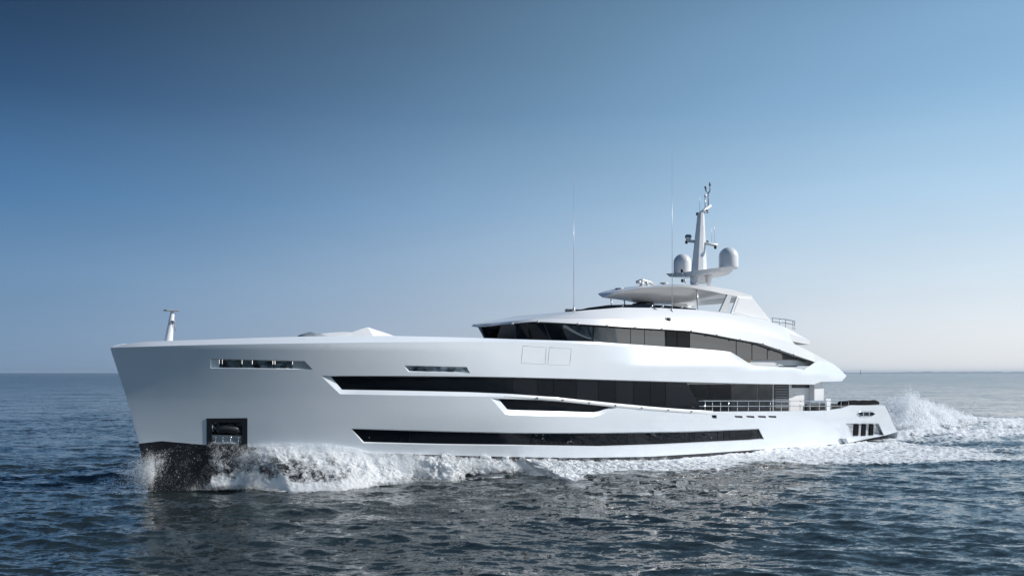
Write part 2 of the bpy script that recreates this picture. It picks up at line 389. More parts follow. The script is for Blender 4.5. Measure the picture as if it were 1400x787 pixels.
for x in (294.5, 304.5, 315, 326):
    p = MB(); p.tube([hp(x, 597.5, .08), hp(x, 611, .02)], .035); p.lathe(hp(x, 597.5, .08), [(0, .1), (.08, .05), (.08, -.05), (0, -.1)], 10); p.build('stanchion', 'steel', ho)
# stern side opening slots and fairlead
bk = MB(); sheet(bk, PZ(sw_in, Hin(.22)), [], Hin(.22), .5, .3); bk.build('stern_recess', 'steel', ho)
for x0, x1 in ((1167.8, 1174.3), (1178.6, 1184.2), (1189, 1194.4)):
    P = [(x0+.6, 579.9), (x0-.3, 595.4), (x1-.6, 595), (x1+.2, 579.9)]
    mb = MB(); F = Hin(.16); q = PZ(P, F); sheet(mb, q, [], F, .5, .3); ruled(mb, q, F, q, Hin(.21), True, 2); mb.build('vent', 'black_cloth', ho)
fl = MB(); sheet(fl, PZ(fl_out, Hin(.1)), [], Hin(.1), .4, .2); fl.build('fairlead', 'dark', ho)
rg = MB()
P = PZ(fl_out, Hin(-.02)); rg.tube([V(s, Hull(s, z)+.02, z) for s, z in P+[P[0]]], .05, 6)
for x in (1180, 1188): rg.tube([hp(x, 563, 0), hp(x, 568, 0)], .06, 6)
rg.build('fairlead_ring', 'steel', ho)
for x in (1003.8, 1020, 1035.7, 1050):
    sv = MB(); q = PZ([(x, 567.8), (x+1.5, 570.3), (x+11.5, 570.8), (x+11, 568.2)], Hin(.11)); sheet(sv, q, [], Hin(.11), .5, .3); sv.build('scupper', 'dark', ho)
sv = MB(); q = PZ([(973, 567), (973.5, 571.6), (980, 571.6), (979.5, 567)], Hin(.18)); sheet(sv, q, [], Hin(.18), .5, .3); sv.build('hull_vent', 'dark', ho)
fn = MB()
for a in ([(1149, 599), (1155.5, 599), (1160.6, 609), (1157.5, 609.5)],):
    q = [unp(x, y, Hin(-.1)) for x, y in a]; r0 = [V(s, t+.1, z) for s, t, z in q]; r1 = [V(s, t-.4, z) for s, t, z in q]
    fn.grid([r0+[r0[0]], r1+[r1[0]]], False); fn.add(r0, [(0, 1, 2, 3)], None, False)
fn.build('stern_fin', 'grey', ho)
# seams of the two bulwark hatches
for q in ([(715, 472.5), (747, 474.5), (745.4, 497.5), (712.4, 495.8)], [(751.4, 474.5), (781.4, 476.3), (778.9, 498.6), (748.9, 497.8)]):
    mb = MB(); P = subdiv(PZ(q), .5); mb.tube([V(s, Hull(s, z)+.002, z) for s, z in P+[P[0]]], .014, 5); mb.build('hatch_seam', 'seam', ho)
# moulded rib below the window band
rb = MB(); cl = [(690, 541.2), (715, 542.4), (760, 545.2), (839, 553.6), (890, 558.2), (940, 561.8), (975, 563.6)]
q = subdiv(PZ(cl), .6, False); rows = []
for dz, dt in ((.13, 0), (.10, .04), (0, .05), (-.10, .04), (-.13, 0)):
    n_ = len(q); rows.append([V(s, Hull(s, z)+dt*min(1, i/8, (n_-1-i)/6)+.004, z+dz*min(1, .3+i/10)) for i, (s, z) in enumerate(q)])
rb.grid(rows, True, True); rb.build('rubbing_strake', 'white', auto=60)

# ------------------------------------------------------------------ main deck aft: deck, deckhouse wall, ceiling
DZ = 2.7; WT = 4.75
s9 = unp(945, 540, WT)[0]; s11 = unp(1126, 540, WT)[0]
dk = MB(); dk.grid([[V(s, v*(Hull(s, DZ)-.06), DZ) for s in np.linspace(s9-6, 64.4, 30)] for v in (-1, 1)], False); dk.build('main_deck', 'teak')
ceil = MB(); zc = lambda s: interp(s, sorted(PZ(main_top)+PZ([(1122, 521.6), (1151, 520.9)])))
cs = list(np.linspace(s9-6, unp(1151, 521, Hull)[0], 30))
ceil.grid([[V(s, v*(Hull(s, zc(s))-.01), zc(s)+.01) for s in cs] for v in (-1, 1)], False)
ceil.grid([[V(s, v*(Hull(s, zc(s))-.3), zc(s)+.5) for s in cs] for v in (-1, 1)], False)
ceil.build('upper_deck_slab', 'white')
bwk = MB(); q = sorted(PZ(main_bot[7:]+stern[:1]))
qs = list(np.linspace(s9-3, q[-1][0], 60))
bwk.grid([[V(s, Hull(s, interp(s, q)), interp(s, q)) for s in qs], [V(s, Hull(s, interp(s, q))-.22, interp(s, q)+.006) for s in qs], [V(s, Hull(s, interp(s, q))-.24, DZ-.2) for s in qs]], False)
bwk.grid([[V(s, -Hull(s, interp(s, q)), interp(s, q)) for s in qs], [V(s, -Hull(s, interp(s, q))+.22, interp(s, q)) for s in qs], [V(s, -Hull(s, interp(s, q))+.24, DZ-.2) for s in qs]], False)
bwk.build('bulwark', 'white', auto=30)
house = MB(); ztop = lambda s: zc(s)+.05
hs = list(np.linspace(s9-5, unp(1108, 540, WT)[0], 20))
house.grid([[V(s, v, z if z else ztop(s)) for s in hs] for v, z in ((WT-.03, DZ), (WT-.03, 0))], False)
house.grid([[V(s, -v, z if z else ztop(s)) for s in hs] for v, z in ((WT-.03, DZ), (WT-.03, 0))], False)
house.grid([[V(hs[-1], v, DZ), V(hs[-1], v, ztop(hs[-1]))] for v in (-WT, WT)], False)
hw = house.build('deckhouse', 'white')
def wallrect(name, x0, x1, y0, y1, m, t=WT, parent=None, th=.02, deck=False):
    mb = MB(); P = [unp(x0, y0, t), unp(x1, y0, t), unp(x1, y1, t), unp(x0, y1, t)]
    if deck: P[2] = (P[2][0], t, DZ+.02); P[3] = (P[3][0], t, DZ+.02)
    a = [V(*p) for p in P]; b = [V(p[0], t-th, p[2]) for p in P]
    mb.add(a, [(0, 1, 2, 3)], None, False); mb.grid([a+[a[0]], b+[b[0]]], False)
    return mb.build(name, m, parent or hw)
for x0, x1, m in ((942, 970, 'glass'), (970.4, 999.6, 'glass'), (1000.2, 1035.4, 'saloon'), (1036.2, 1056.6, 'saloon')):
    wallrect('saloon_window', x0, x1, 525.2, 570, m, deck=True)
dr = wallrect('louvre_door', 1058.7, 1078.6, 525.4, 570, 'dark', deck=True, t=WT+.02)
for k in range(9): wallrect('door_slat', 1060, 1077.6, 527.5+k*3.6, 528.3+k*3.6, 'grey', t=WT+.05, parent=hw)
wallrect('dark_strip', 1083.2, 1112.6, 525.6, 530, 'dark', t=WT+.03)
wallrect('handrail', 1085, 1094, 537.4, 538, 'steel', t=WT+.12, th=.04)
blk = MB(); p0 = unp(1113.4, 530, WT+.5); p1 = unp(1126.4, 530, WT+.5)
blk.box(V((p0[0]+p1[0])/2, WT+.0, (unp(1120, 524, WT+.5)[2]+unp(1120, 547, WT+.5)[2])/2+.12), (p1[0]-p0[0], 1.0, 1.75)); blk.build('stair_casing', 'white', hw, bevel=.03)
blk = MB(); blk.box(V((p0[0]+p1[0])/2-.3, WT-.1, DZ+.45), (p1[0]-p0[0]+.6, .6, .9)); blk.build('gap_shade_box', 'dark', hw, bevel=.03)  # dark box put in for the black shade of the gap below the casing
# side-deck railing
def railing(name, xa, xb, yt, ym, posts, f, parent, foot=None, m='steel', r=.028):
    mb = MB()
    for yy in (yt, ym):
        a = [unp(x, yy(x), f) for x in np.linspace(xa, xb, 24)]; mb.tube([V(*p) for p in a], r, 6)
    ro = mb.build(name, m, parent)
    for x in posts:
        mb = MB(); a = unp(x, yt(x), f); b = unp(x, foot(x), f); mb.tube([V(a[0], a[1], a[2]), V(a[0], a[1], b[2])], r, 6); mb.build('rail_post', m, ro if parent is yacht else parent)
Frail = Hin(.12)
railing('railing', 955.5, 1160, lambda x: 547.6, lambda x: 554.8, (964, 974, 985, 996, 1008, 1023, 1038, 1053, 1068, 1080, 1094, 1107.6, 1120, 1130, 1136, 1150, 1160), Frail, yacht,
        lambda x: interp(x, main_bot[7:])-.3)
gt = MB(); a = [unp(x, y, Hin(.1)) for x, y in ((1129, 544.8), (1136, 544.8), (1136, 560.2), (1129, 560.8))]
r0 = [V(*p) for p in a]; r1 = [V(p[0], p[1]-.08, p[2]) for p in a]; gt.add(r0, [(0, 1, 2, 3)], None, False); gt.grid([r0+[r0[0]], r1+[r1[0]]], False); gt.build('boarding_gate', 'white')

# ------------------------------------------------------------------ upper deck: wheelhouse and sky lounge
def plan(s, s0, a, W, n=2.3):
    x = min(1, max(0, (s-s0)/a)); return W*(1-(1-x)**n)**(1/n)
aft = lambda s: sm((s-40)/11)
def tR0(s, z=0): return plan(s, 21.9, 7.5, 5.25)+.42*aft(s)-.3*sm((s-30)/8)*(1-aft(s))*0
def tR1(s, z=0): return plan(s, 21.95, 8.5, 5.1)+.42*aft(s)
def tR2(s, z=0): return plan(s, 22.1, 11.5, 4.3)
fas0 = [(656, 446), (690, 443), (730, 439.4), (770, 441.3), (811, 444), (870, 447.8), (900, 449.4), (943, 452.2), (975, 457), (1006.7, 463.2), (1040, 469), (1070.8, 479.5), (1095, 488), (1114.7, 494.7)]
fas1 = [(655.6, 444.4), (690, 440), (728, 435.9), (780, 435.5), (850, 436.5), (930, 441), (980, 446), (1010, 450.5), (1040, 456.5), (1077, 466), (1093, 473), (1137.6, 496), (1145, 501), (1157, 513)]
fas2 = [(657, 443.6), (690, 439.3), (728, 434.5), (773, 428.8), (800, 424), (848.6, 420.2), (900, 420.8), (951, 423.2), (993, 428), (1030, 434.5), (1054, 440), (1065, 443.6), (1080, 450.5), (1104.5, 463.8)]
Z0 = PZ(fas0, tR0); Z1 = PZ(fas1, tR1); Z2 = PZ(fas2, tR2)
Z0[0] = (21.9, Z0[0][1]); Z1[0] = (21.85, Z1[0][1]); Z2[0] = (21.8, Z2[0][1])
sE0 = Z0[-1][0]; sE2 = Z2[-1][0]; sE1 = Z1[-1][0]
def sset(a, b, n=70):
    return [a+(b-a)*((i/n)**1.7) for i in range(n+1)]
roof = MB()
S = sset(21.9, sE0)
r0 = [V(s, tR0(s), interp(s, Z0)) for s in S]; r1 = [V(s, tR1(s), max(interp(s, Z1), interp(s, Z0)+.07)) for s in S]
sof = [V(s, max(0, tR0(s)-.7), interp(s, Z0)+.02) for s in S]; sofc = [V(s, 0, interp(s, Z0)+.02) for s in S]
def both(mb, rows, smooth=True):
    mb.grid(rows, smooth, True); mb.grid([[Vector((p.x, -p.y, p.z)) for p in r] for r in rows], smooth)
both(roof, [r0, r1]); both(roof, [sof, r0]); both(roof, [sofc, sof])
roof_o = None
# buttress running down into the aft wing
Sb = list(np.linspace(Z1[8][0]-.5, sE1, 26))
rb0 = [V(s, tR1(s), interp(s, Z1)) for s in Sb]; rb1 = [V(s, tR1(s)-.55, interp(s, Z1)+.05) for s in Sb]; rb2 = [V(s, tR1(s)-.6, min(interp(s, Z1)-.05, 7.2)-.35) for s in Sb]
both(roof, [rb0, rb1]); both(roof, [rb1, rb2])
tail = MB()
# sides of the buttress below its crease, aft of the window end
S3 = [s for s in np.linspace(sE0-.02, sE1, 10)]
lowz = PZ([(1114.7, 495.2), (1157, 513.6)], tR1)
both(roof, [[V(s, tR1(s), interp(s, Z1)) for s in S3], [V(s, min(tR1(s)+.05, Hull(s, 6.5)), max(6.0, min(interp(s, lowz), interp(s, Z1)-.02))) for s in S3]])
roof_o = roof.build('upper_roof', 'white', auto=28)
# sun deck bulwark
sd = MB(); S2 = sset(22.0, sE2)
lowl = [(s, interp(s, Z1)+.0) for s in S2]
sx = unp(1078, 466, 4.6)[0]
def low2(s):
    z = interp(s, Z1); z2 = interp(s, PZ([(1075, 465), (1103.5, 470.8)], 4.4))
    return z if s < sx else max(z2, z)
q1 = [V(s, tR1(s) if s < sx else tR2(s)+.2, low2(s)) for s in S2]
q1b = [V(s, (.45*tR1(s)+.55*tR2(s)+.12*sm((s-26)/6))*(1-sm((s-sx+1)/1.2))+(tR2(s)+.2)*sm((s-sx+1)/1.2), .5*(low2(s)+interp(s, Z2))+.10*sm((s-26)/6)) for s in S2]
q2 = [V(s, tR2(s), max(low2(s)+.02, interp(s, Z2))) for s in S2]; q3 = [V(s, max(0, tR2(s)-.25), max(low2(s)+.02, interp(s, Z2))) for s in S2]
q4 = [V(s, 0, max(low2(s)+.02, interp(s, Z2))-.12*sm((s-30)/3)) for s in S2]
both(sd, [q1, q1b, q2, q3, q4]); e_ = [q1[-1], q2[-1]]; sd.grid([e_, [Vector((p.x, -p.y, p.z)) for p in e_]], False)
s5 = [i for i, s in enumerate(S2) if s > sx-1.5]
both(sd, [[q1[i] for i in s5], [Vector((q1[i].x, 0, q1[i].z)) for i in s5]], False)
sd.build('sun_deck_bulwark', 'white', auto=25)
# dark windscreen round the sun deck
ws = MB(); w0 = unp(784, 424, 0)[0]; f3 = lambda s, z=0: plan(s, w0, 9.5, 3.9)
wpx = [(781.7, 425), (805, 420.3), (831, 416.8), (883, 415.8), (920, 418), (951.5, 422)]
Zw = PZ(wpx, f3); sw = [s for s in w0+(Zw[-1][0]-w0)*np.linspace(0, 1, 50)**1.6]; Zw[0] = (w0, unp(784, 424, 0)[2])
a_ = [V(s, f3(s), interp(s, Zw)) for s in sw]; b_ = [V(s, f3(s)+.06, interp(s, Zw)-.8) for s in sw]; both(ws, [b_, a_]); ws.build('windscreen', 'glass')
# glazing
def gl(s, z, off=.55):
    k = 22.3+.75*(9.5-z); b = plan(s, k, 7.2, 4.72)+.42*aft(s)
    return b
SH = MB()
win_top = [(657, 446.5)]+[(x, y+.5) for x, y in fas0[1:-1]]+[(1113, 494.4)]
low_edge = [(1112, 495.6), (1100, 504.5), (1070, 502), (1023, 499.5), (994, 487), (960, 483), (900, 482), (811, 476), (740, 473), (690, 470), (673, 469), (669, 461.5)]
bandu = win_top+low_edge
def wall(mb, f, sa, sb, zt_, zb_, n=2):
    SS = [sa+(sb-sa)*i/max(1, n) for i in range(n+1)]
    mb.grid([[V(s, f(s, zb_(s)), zb_(s)) for s in SS], [V(s, f(s, zt_(s)), zt_(s)) for s in SS]], True)
topz = lambda s: interp(s, Z0)+.015
botz = lambda s: min(7.35, topz(s)-.1)
inner = MB(); SS = sset(22.4, sE0-.5, 80)
both(inner, [[V(s, max(0, gl(s, botz(s))-.04), botz(s)) for s in SS], [V(s, max(0, gl(s, topz(s))-.04), topz(s)) for s in SS]])
wh = inner.build('wheelhouse', 'dark')
def pane_u(x0, x1, m, name='window_pane', slant=0):
    sa = unp(x0, 455 if x0 < 1000 else 485, gl)[0]; sb = unp(x1, 455 if x1 < 1000 else 485, gl)[0]
    mb = MB(); n = 6
    T = []; Bm = []
    for i in range(n+1):
        s = sa+(sb-sa)*i/n; s2 = s+slant
        Bm.append(V(s2, gl(s2, botz(s2)), botz(s2))); T.append(V(s, gl(s, topz(s)-.1), topz(s)-.1))
    mb.grid([Bm, T], True, False); mb.build(name, m, wh)
for x0, x1, m, sl_ in ((662, 668, 'glass', 1.2), (674, 690, 'mirror', 1.2), (692.5, 712, 'glass', 1.2), (714.5, 738, 'glass', 1.3), (740.5, 764, 'glass', 1.4)):
    pane_u(x0, x1, m, 'bridge_window', sl_)
for x0, x1, m in ((768, 809.5, 'mirror'), (812.5, 861.5, 'mirror'), (862.3, 880.8, 'mirror'), (881.6, 908.6, 'mirror'), (911, 925, 'glass'), (926, 942.4, 'glass'), (943.4, 1006, 'mirror'), (1007, 1027.5, 'mirror'), (1028.5, 1048.5, 'mirror'), (1049.5, 1069.5, 'mirror')):
    pane_u(x0, x1, m, 'lounge_window')
gp = MB()
ud = MB(); us = list(np.linspace(20, unp(1150, 515, Hull)[0], 30))
ud.grid([[V(s, v*(Hull(s, 7.0)-.1), zc(s)+.55 if s > s9 else zc(max(s, 21))+.8) for s in us] for v in (-1, 1)], False); ud.build('upper_deck', 'teak')
# dark box in the gap under the roof buttress
it = MB(); p = unp(1077, 494, 4.0); it.box(V(p[0], 4.0, p[2]), (1.6, .8, .9)); it.build('dark_deck_box', 'dark', bevel=.05)

# ------------------------------------------------------------------ hardtop and mast
HT = MB()
hs0 = unp(825.8, 405.8, 0)[0]
fh = lambda s, z=0: plan(s, hs0, 8.5, 3.5, 2.0)
hedge = [(826, 405.6), (836, 401.5), (848.6, 398.6), (876, 395), (905, 392.6), (937.8, 391.4), (975, 393), (1003, 398), (1027, 405.6)]
hbelly = [(826, 406.6), (850, 409), (866, 411.2), (884, 415), (920, 416.2), (955, 413.5), (986, 409), (1010, 405)]
Ze = PZ(hedge, fh); Zb = PZ(hbelly, 0); Ze[0] = (hs0, Ze[0][1]); Zb[0] = (hs0, Zb[0][1])
sHe = unp(1027.5, 405, 3.4)[0]; HS = sset(hs0, sHe, 40)
dome = lambda s: .04+.22*math.sin(math.pi*min(1, max(0, (s-hs0)/(sHe-hs0))))**.8
rows = []; rows2 = []
for k in range(25):
    v = 1-2*k/24
    rows.append([V(s, fh(s)*v, interp(s, Ze)+.10*min(1, (s-hs0)/2)+dome(s)*(1-abs(v)**2.4)) for s in HS])
    lip = lambda s: .34*sm((s-hs0-4.5)/5)
    rows2.append([V(s, fh(s)*v*.99, interp(s, Ze)-lip(s)+(min(interp(s, Zb), interp(s, Ze)-lip(s)-.02)-interp(s, Ze)+lip(s))*(1-abs(v)**2.2)) for s in HS])
HT.grid(rows, True, False); HT.grid([rows[0], rows2[0]], False); HT.grid([rows[-1], rows2[-1]], False)
HT.grid(([r[-1] for r in rows], [r[-1] for r in rows2]), False)
hto = HT.build('hardtop', 'white', auto=35)
bl = MB(); bl.grid(rows2, True, True); bl.build('hardtop_lining', 'silver', hto)
for px_, y0, y1, t in ((835.6, 408, 419, 1.8), (953, 396, 422, 3.2)):
    mb = MB(); a = unp(px_, y0, t); b = unp(px_+1.2, y1, t); mb.tube([V(*a), V(b[0], t, b[2]-.3)], .06, 8); mb.build('support_post', 'silver', hto)
mb = MB(); a = unp(853, 408, -1.5); b = unp(855, 420, -1.5); mb.tube([V(*a), V(*b)], .05, 8); mb.build('support_post', 'silver', hto)
def slab(name, px, t, th, m, parent, bev=.03):
    mb = MB(); q = [unp(x, y, t) for x, y in px]; a = [V(*p) for p in q]; b = [V(p[0], t-th, p[2]) for p in q]; n = len(a)
    mb.add(a, [tuple(range(n))], None, False); mb.add(b, [tuple(range(n))[::-1]], None, False); mb.grid([a+[a[0]], b+[b[0]]], False)
    o = mb.build(name, m, parent, bevel=bev)
    bm = bmesh.new(); bm.from_mesh(o.data); bmesh.ops.remove_doubles(bm, verts=bm.verts, dist=.001); bmesh.ops.recalc_face_normals(bm, faces=bm.faces); bm.to_mesh(o.data); bm.free()
    return o
for sg in (1, -1):
    ta = 3.5 if sg > 0 else -3.35
    if sg > 0:
        slab('aft_support', [(984, 425.5), (994, 427), (1001, 403), (995, 402)], 3.45, .15, 'silver', hto)
        slab('side_screen', [(999.5, 428), (1008, 404.8), (1028.7, 406.5), (1056, 440.5), (1030, 436)], 3.5, .12, 'white', hto)
        slab('screen_panel', [(1003.5, 426.5), (1010.5, 407), (1027.4, 408.6), (1050.5, 437.3), (1028, 433.5)], 3.53, .03, 'white', hto, .01)
    else:
        mb = MB(); q = [unp(x, y, 3.5) for x, y in [(999.5, 428), (1008, 404.8), (1028.7, 406.5), (1056, 440.5)]]
        mb.add([V(p[0], ta, p[2]) for p in q], [(0, 1, 2, 3)], None, False); mb.build('side_screen', 'white', hto)
# sun-deck furniture seen below the hardtop
mb = MB(); p = unp(879, 414, 0); mb.box(V(p[0], 0, p[2]-.3), (.9, 1.6, .6)); mb.build('helm_console', 'dark', bevel=.1)
# thin rails on the sun deck edge
for x0, y0, x1, y1 in ((850, 420, 853, 416), (889, 420, 895, 416.6), (903, 420.5, 909, 417), (931, 421, 936, 418.4), (942, 421.5, 948, 419)):
    mb = MB(); mb.tube([V(*unp(x0, y0, 4.2)), V(*unp(x1, y1, 4.1))], .035, 6); mb.build('rail_stay', 'steel')
mb = MB(); mb.tube([V(*unp(x, y, 4.45)) for x, y in ((894, 421), (900, 424.5), (905, 428), (910, 429.6))], .04, 6); mb.build('hand_rail', 'grey')
mb = MB(); mb.tube([V(*unp(906, 437.3, 4.8)), V(*unp(911, 436.6, 4.95))], .14, 10); mb.tube([V(*unp(911, 436.6, 4.95)), V(*unp(916, 436.2, 5.05))], .12, 10); sp = mb.build('search_light', 'dark')
# aft sun-deck rail
def raft(x, y, t): return V(*unp(x, y, t))
mb = MB()
for dy in (0, 5): mb.tube([raft(1055, 434.5+dy, -3.6), raft(1073, 436.2+dy, -1.), raft(1086.5, 439+dy, 2.4)], .03, 6)
ar = mb.build('aft_railing', 'steel')
for x, y, t in ((1056, 434.5, -3.6), (1066, 435.4, -2), (1074, 436.3, -.8), (1084, 438.4, 1.9), (1086.5, 439, 2.4)):
    mb = MB(); a = raft(x, y, t); mb.tube([a, a-Vector((0, 0, .75))], .03, 6); mb.build('rail_post', 'steel', ar)
# crane arm and small domes on the hardtop
mb = MB(); q = [unp(x, y, 1.0) for x, y in ((872.5, 391.5), (874, 384), (879, 382.8), (888, 385.5), (899, 391))]
mb.tube([V(*p) for p in q[1:]], .11, 8); mb.tube([V(*unp(873, 387.5, 1.)), V(*unp(873, 383.5, 1.0))], .2, 8); mb.tube([V(*unp(876, 392, 1.)), V(*unp(879, 384, 1.0))], .14, 8); mb.tube([V(*unp(883, 384, 1.)), V(*unp(886.5, 392, 1.0))], .12, 8)
mb.build('crane_arm', 'silver', hto)
for x, y in ((847, 395.5), (908, 388)):
    p = unp(x, y, .6 if x > 900 else .2); mb = MB(); mb.lathe(V(*p), [(0, .1), (.33, .1), (.36, .04), (.12, -.02), (.1, -.3), (0, -.3)], 16); mb.build('small_antenna', 'silver', hto)

mz = lambda y, yd: CAMZ-(y-HY)*yd/FPX
ms = unp(957, 380, 0)[0]
yd = world(ms, 0, 0).y
def mp(x, y, t=0): return V(*unp(x, y, t))
# mast: tapered foil
mast = MB(); rows = []
for k in range(9):
    u = k/8; zz = mz(387+(291-387)*u, yd); L = 1.75*(1-u)+.62*u; W_ = 1.15*(1-u)+.5*u; s_ = ms-.25*(1-u)+.1*u
    prof = [(-.5, 0), (-.32, .36), (0, .5), (.36, .42), (.5, .2), (.5, -.2), (.36, -.42), (0, -.5), (-.32, -.36), (-.5, 0)]
    rows.append([V(s_+a*L, b*W_, zz) for a, b in prof])
mast.grid(rows, False); mast.add([rows[-1][i] for i in range(9)], [tuple(range(9))], None, False)
mo = mast.build('radar_mast', 'white', bevel=.04)
# spreader platform for the domes
pl = MB(); zp = mz(374, yd)
outl = [(-1.5, .35), (-.9, 3.0), (.3, 3.35), (1.5, 2.2), (1.9, .6)]
outl = outl+[(a, -b) for a, b in outl[::-1]]
n_ = len(outl)
for th_ in (1,):
    a = [V(ms+x, y, zp+.05+.16*abs(y)/3.2) for x, y in outl]; b = [V(ms+x*.85, y*.9, zp-.32+.26*abs(y)/3.2) for x, y in outl]
    pl.add(a, [tuple(range(n_))], None, False); pl.add(b, [tuple(range(n_))[::-1]], None, False); pl.grid([a+[a[0]], b+[b[0]]], False)
pl.build('spreader', 'white', mo, bevel=.05)
for x, y in ((-1.2, 0), (.55, .7), (.55, -.7)):
    mb = MB(); mb.tube([V(ms+x*.6, y, mz(392, yd)), V(ms+x*.6, y, zp-.1)], .32 if y == 0 else .2, 12); mb.build('pedestal', 'white', mo)
for px_, y0, y1, t, r in ((996, 338, 367.5, 2.45, 13.2), (933, 347, 375, -2.45, 12)):
    p = unp(px_, y1, t); dd = world(p[0], t, 0).y/FPX; r_ = r*dd; h_ = (y1-y0)*dd
    mb = MB(); prof = [(r_*.35, -.25), (r_*.45, -.05), (r_*.86, -.0), (r_*.97, .06), (r_, .2), (r_, h_-r_)]+[(r_*math.cos(a), h_-r_+r_*math.sin(a)) for a in np.linspace(.15, math.pi/2, 10)]
    mb.lathe(V(*p), prof, 32); mb.build('satellite_dome', 'white', mo)
# crossbar, radar, lamps and top gear
mb = MB(); mb.tube([mp(940, 329, -.9), mp(957, 331.5, 0), mp(981, 335.5, 1.1)], .13, 8); mb.build('cross_arm', 'white', mo)
mb = MB(); mb.lathe(mp(941, 326.5, -.9), [(0, -.2), (.2, -.2), (.2, 0), (.26, .05), (.26, .28), (.2, .36), (0, .38)], 20); mb.build('radar_drum', 'white', mo)
mb = MB(); mb.lathe(mp(941, 324.5, -.9), [(.265, .0), (.272, .02), (.272, .1), (.265, .12)], 20); mb.build('dark_ring', 'dark', mo)
for x, y, t in ((938.5, 331, -1), (978, 338, 1.05), (932.5, 370, -.2), (933, 383.5, 1), (967, 331, .3), (953.5, 292.5, -.3), (966.5, 289, .3)):
    mb = MB(); mb.lathe(mp(x, y, t), [(0, -.13), (.1, -.13), (.12, 0), (.1, .12), (0, .14)], 10); mb.build('navigation_light', 'dark', mo)
for a_ in ([mp(936, 381, 1), mp(937, 387, 1)], [mp(932.5, 370, -.2), mp(932.5, 376, -.2)]):
    mb = MB(); mb.tube(a_, .065); mb.build('light_bracket', 'silver', mo)
mb = MB(); mb.tube([mp(953, 293, -.3), mp(967, 289.6, .35)], .08, 6); mb.tube([mp(957.5, 291.5, 0), mp(963, 287, 0), mp(971.5, 281, 0)], .13, 6); mb.build('top_bracket', 'white', mo)
mb = MB(); mb.tube([mp(964.2, 290, 0), mp(964.2, 267, 0)], .045, 6); mb.lathe(mp(964.2, 268, 0), [(0, -.1), (.08, -.08), (.08, .1), (0, .12)], 8); mb.build('light_pole', 'silver', mo)
mb = MB(); mb.tube([mp(968.4, 283, 0), mp(968.4, 264, 0)], .05, 6); mb.tube([mp(968.4, 264.5, 0), mp(965, 261, 0), mp(964.7, 254.5, 0)], .055, 6); mb.tube([mp(968.4, 264.5, 0), mp(971, 260, 0), mp(970.8, 249, 0)], .055, 6)
mb.lathe(mp(970.8, 252.5, 0), [(0, -.1), (.1, -.08), (.1, .1), (0, .12)], 8); mb.lathe(mp(964.7, 256.5, 0), [(0, -.1), (.1, -.08), (.1, .1), (0, .12)], 8); mb.build('wind_sensor', 'grey', mo)
for x, y0, y1, t in ((956.7, 262, 291, -.2), (973, 305, 334, .6), (977, 300, 334, .9)):
    mb = MB(); mb.tube([mp(x, y1, t), mp(x, y0, t)], .018, 5, .008); mb.build('whip_antenna', 'silver', mo)
# tall whip antennas
for x, y0, y1, t in ((919, 208, 428, 4.5), (784.5, 245, 426, 1.5)):
    mb = MB(); mb.tube([mp(x, y1, t), mp(x, (y0+y1)/2+20, t), mp(x, y0, t)], .03, 6, .008)
    mb.lathe(mp(x, y1, t), [(0, -.1), (.1, -.1), (.12, .1), (.05, .35), (0, .4)], 10); mb.build('tall_antenna', 'silver')
for x in (700, 735, 790, 830, 868, 905, 945, 980, 1012, 1043, 1066, 1085):
    p = unp(x, interp(x, fas0)+.2, tR0); mb = MB(); q_ = V(*p)+Vector((0, -.03, .03)); mb.lathe(q_, [(0, -.09), (.09, -.07), (.09, .03), (0, .06)], 8); mb.build('deck_light', 'silver', roof_o)
for x in (735, 770, 806, 842, 878, 914, 946):
    s_, t_, z_ = unp(x, interp(x, cl)-.2, Hin(-.08)); mb = MB(); mb.lathe(V(s_, t_, z_), [(0, -.07), (.07, -.05), (.07, .04), (0, .07)], 8); mb.build('strake_light', 'silver')
# ------------------------------------------------------------------ foredeck mast
fm = MB(); a = unp(229.5, 472, 0); b = unp(236, 426, 0)
rows = []
for k in range(6):
    u = k/5; c = Vector(V(*a))*(1-u)+Vector(V(*b))*u; w_ = .2*(1-u)+.09*u; rows.append([c+Vector((math.cos(q)*w_*1.2, math.sin(q)*w_, 0)) for q in np.linspace(0, 2*math.pi, 9)])
fm.grid(rows, True); fo = fm.build('bow_mast', 'white')
mb = MB(); c = V(*unp(235, 424.3, 0)); mb.box(c, (.75, .5, .07)); mb.build('mast_cap', 'grey', fo, bevel=.02)
mb = MB(); mb.tube([V(*unp(237, 438, .15)), V(*unp(237, 441, .15))], .1, 8); mb.tube([V(*unp(238, 441, .15)), V(*unp(240, 452, .15))], .03, 6); mb.build('mast_lamp', 'grey', fo)


# ------------------------------------------------------------------ things lying on the yacht
def own(o, name, lab, cat, group=None):
    """move a mesh built in ship coordinates to a top-level thing with its origin at its own base"""
    me = o.data; c = sum((v.co for v in me.vertices), Vector())/len(me.vertices); c.z = min(v.co.z for v in me.vertices)
    for v in me.vertices: v.co -= c
    o.parent = None; Mw = Matrix.Translation(yacht.location) @ Matrix.Rotation(TH, 4, 'Z'); o.matrix_world = Mw @ Matrix.Translation(c)
    o['label'] = lab; o['category'] = cat
    if group: o['group'] = group
def cover(name, pts, tl, tr, drop, lab, seed):
    """sagging canvas over a frame: ridge points (px, py) with the canvas falling to both sides"""
    mb = MB(); R_ = [unp(x, y, .5*(tl+tr)) for x, y in pts]; rows = []
    for k in range(13):
        v = k/12; t = tl+(tr-tl)*v; h = 1-abs(2*v-1)
        rows.append([V(s, t, z-drop*(1-h)+.02*noise.noise(Vector((s*1.1+seed, t*1.3, 0)))) for s, _, z in R_])
    mb.grid(rows, False, False); o = mb.build(name, 'canvas'); own(o, name, lab, 'canvas cover'); return o
def dense(p, n=5): return subdiv(p, n, False)
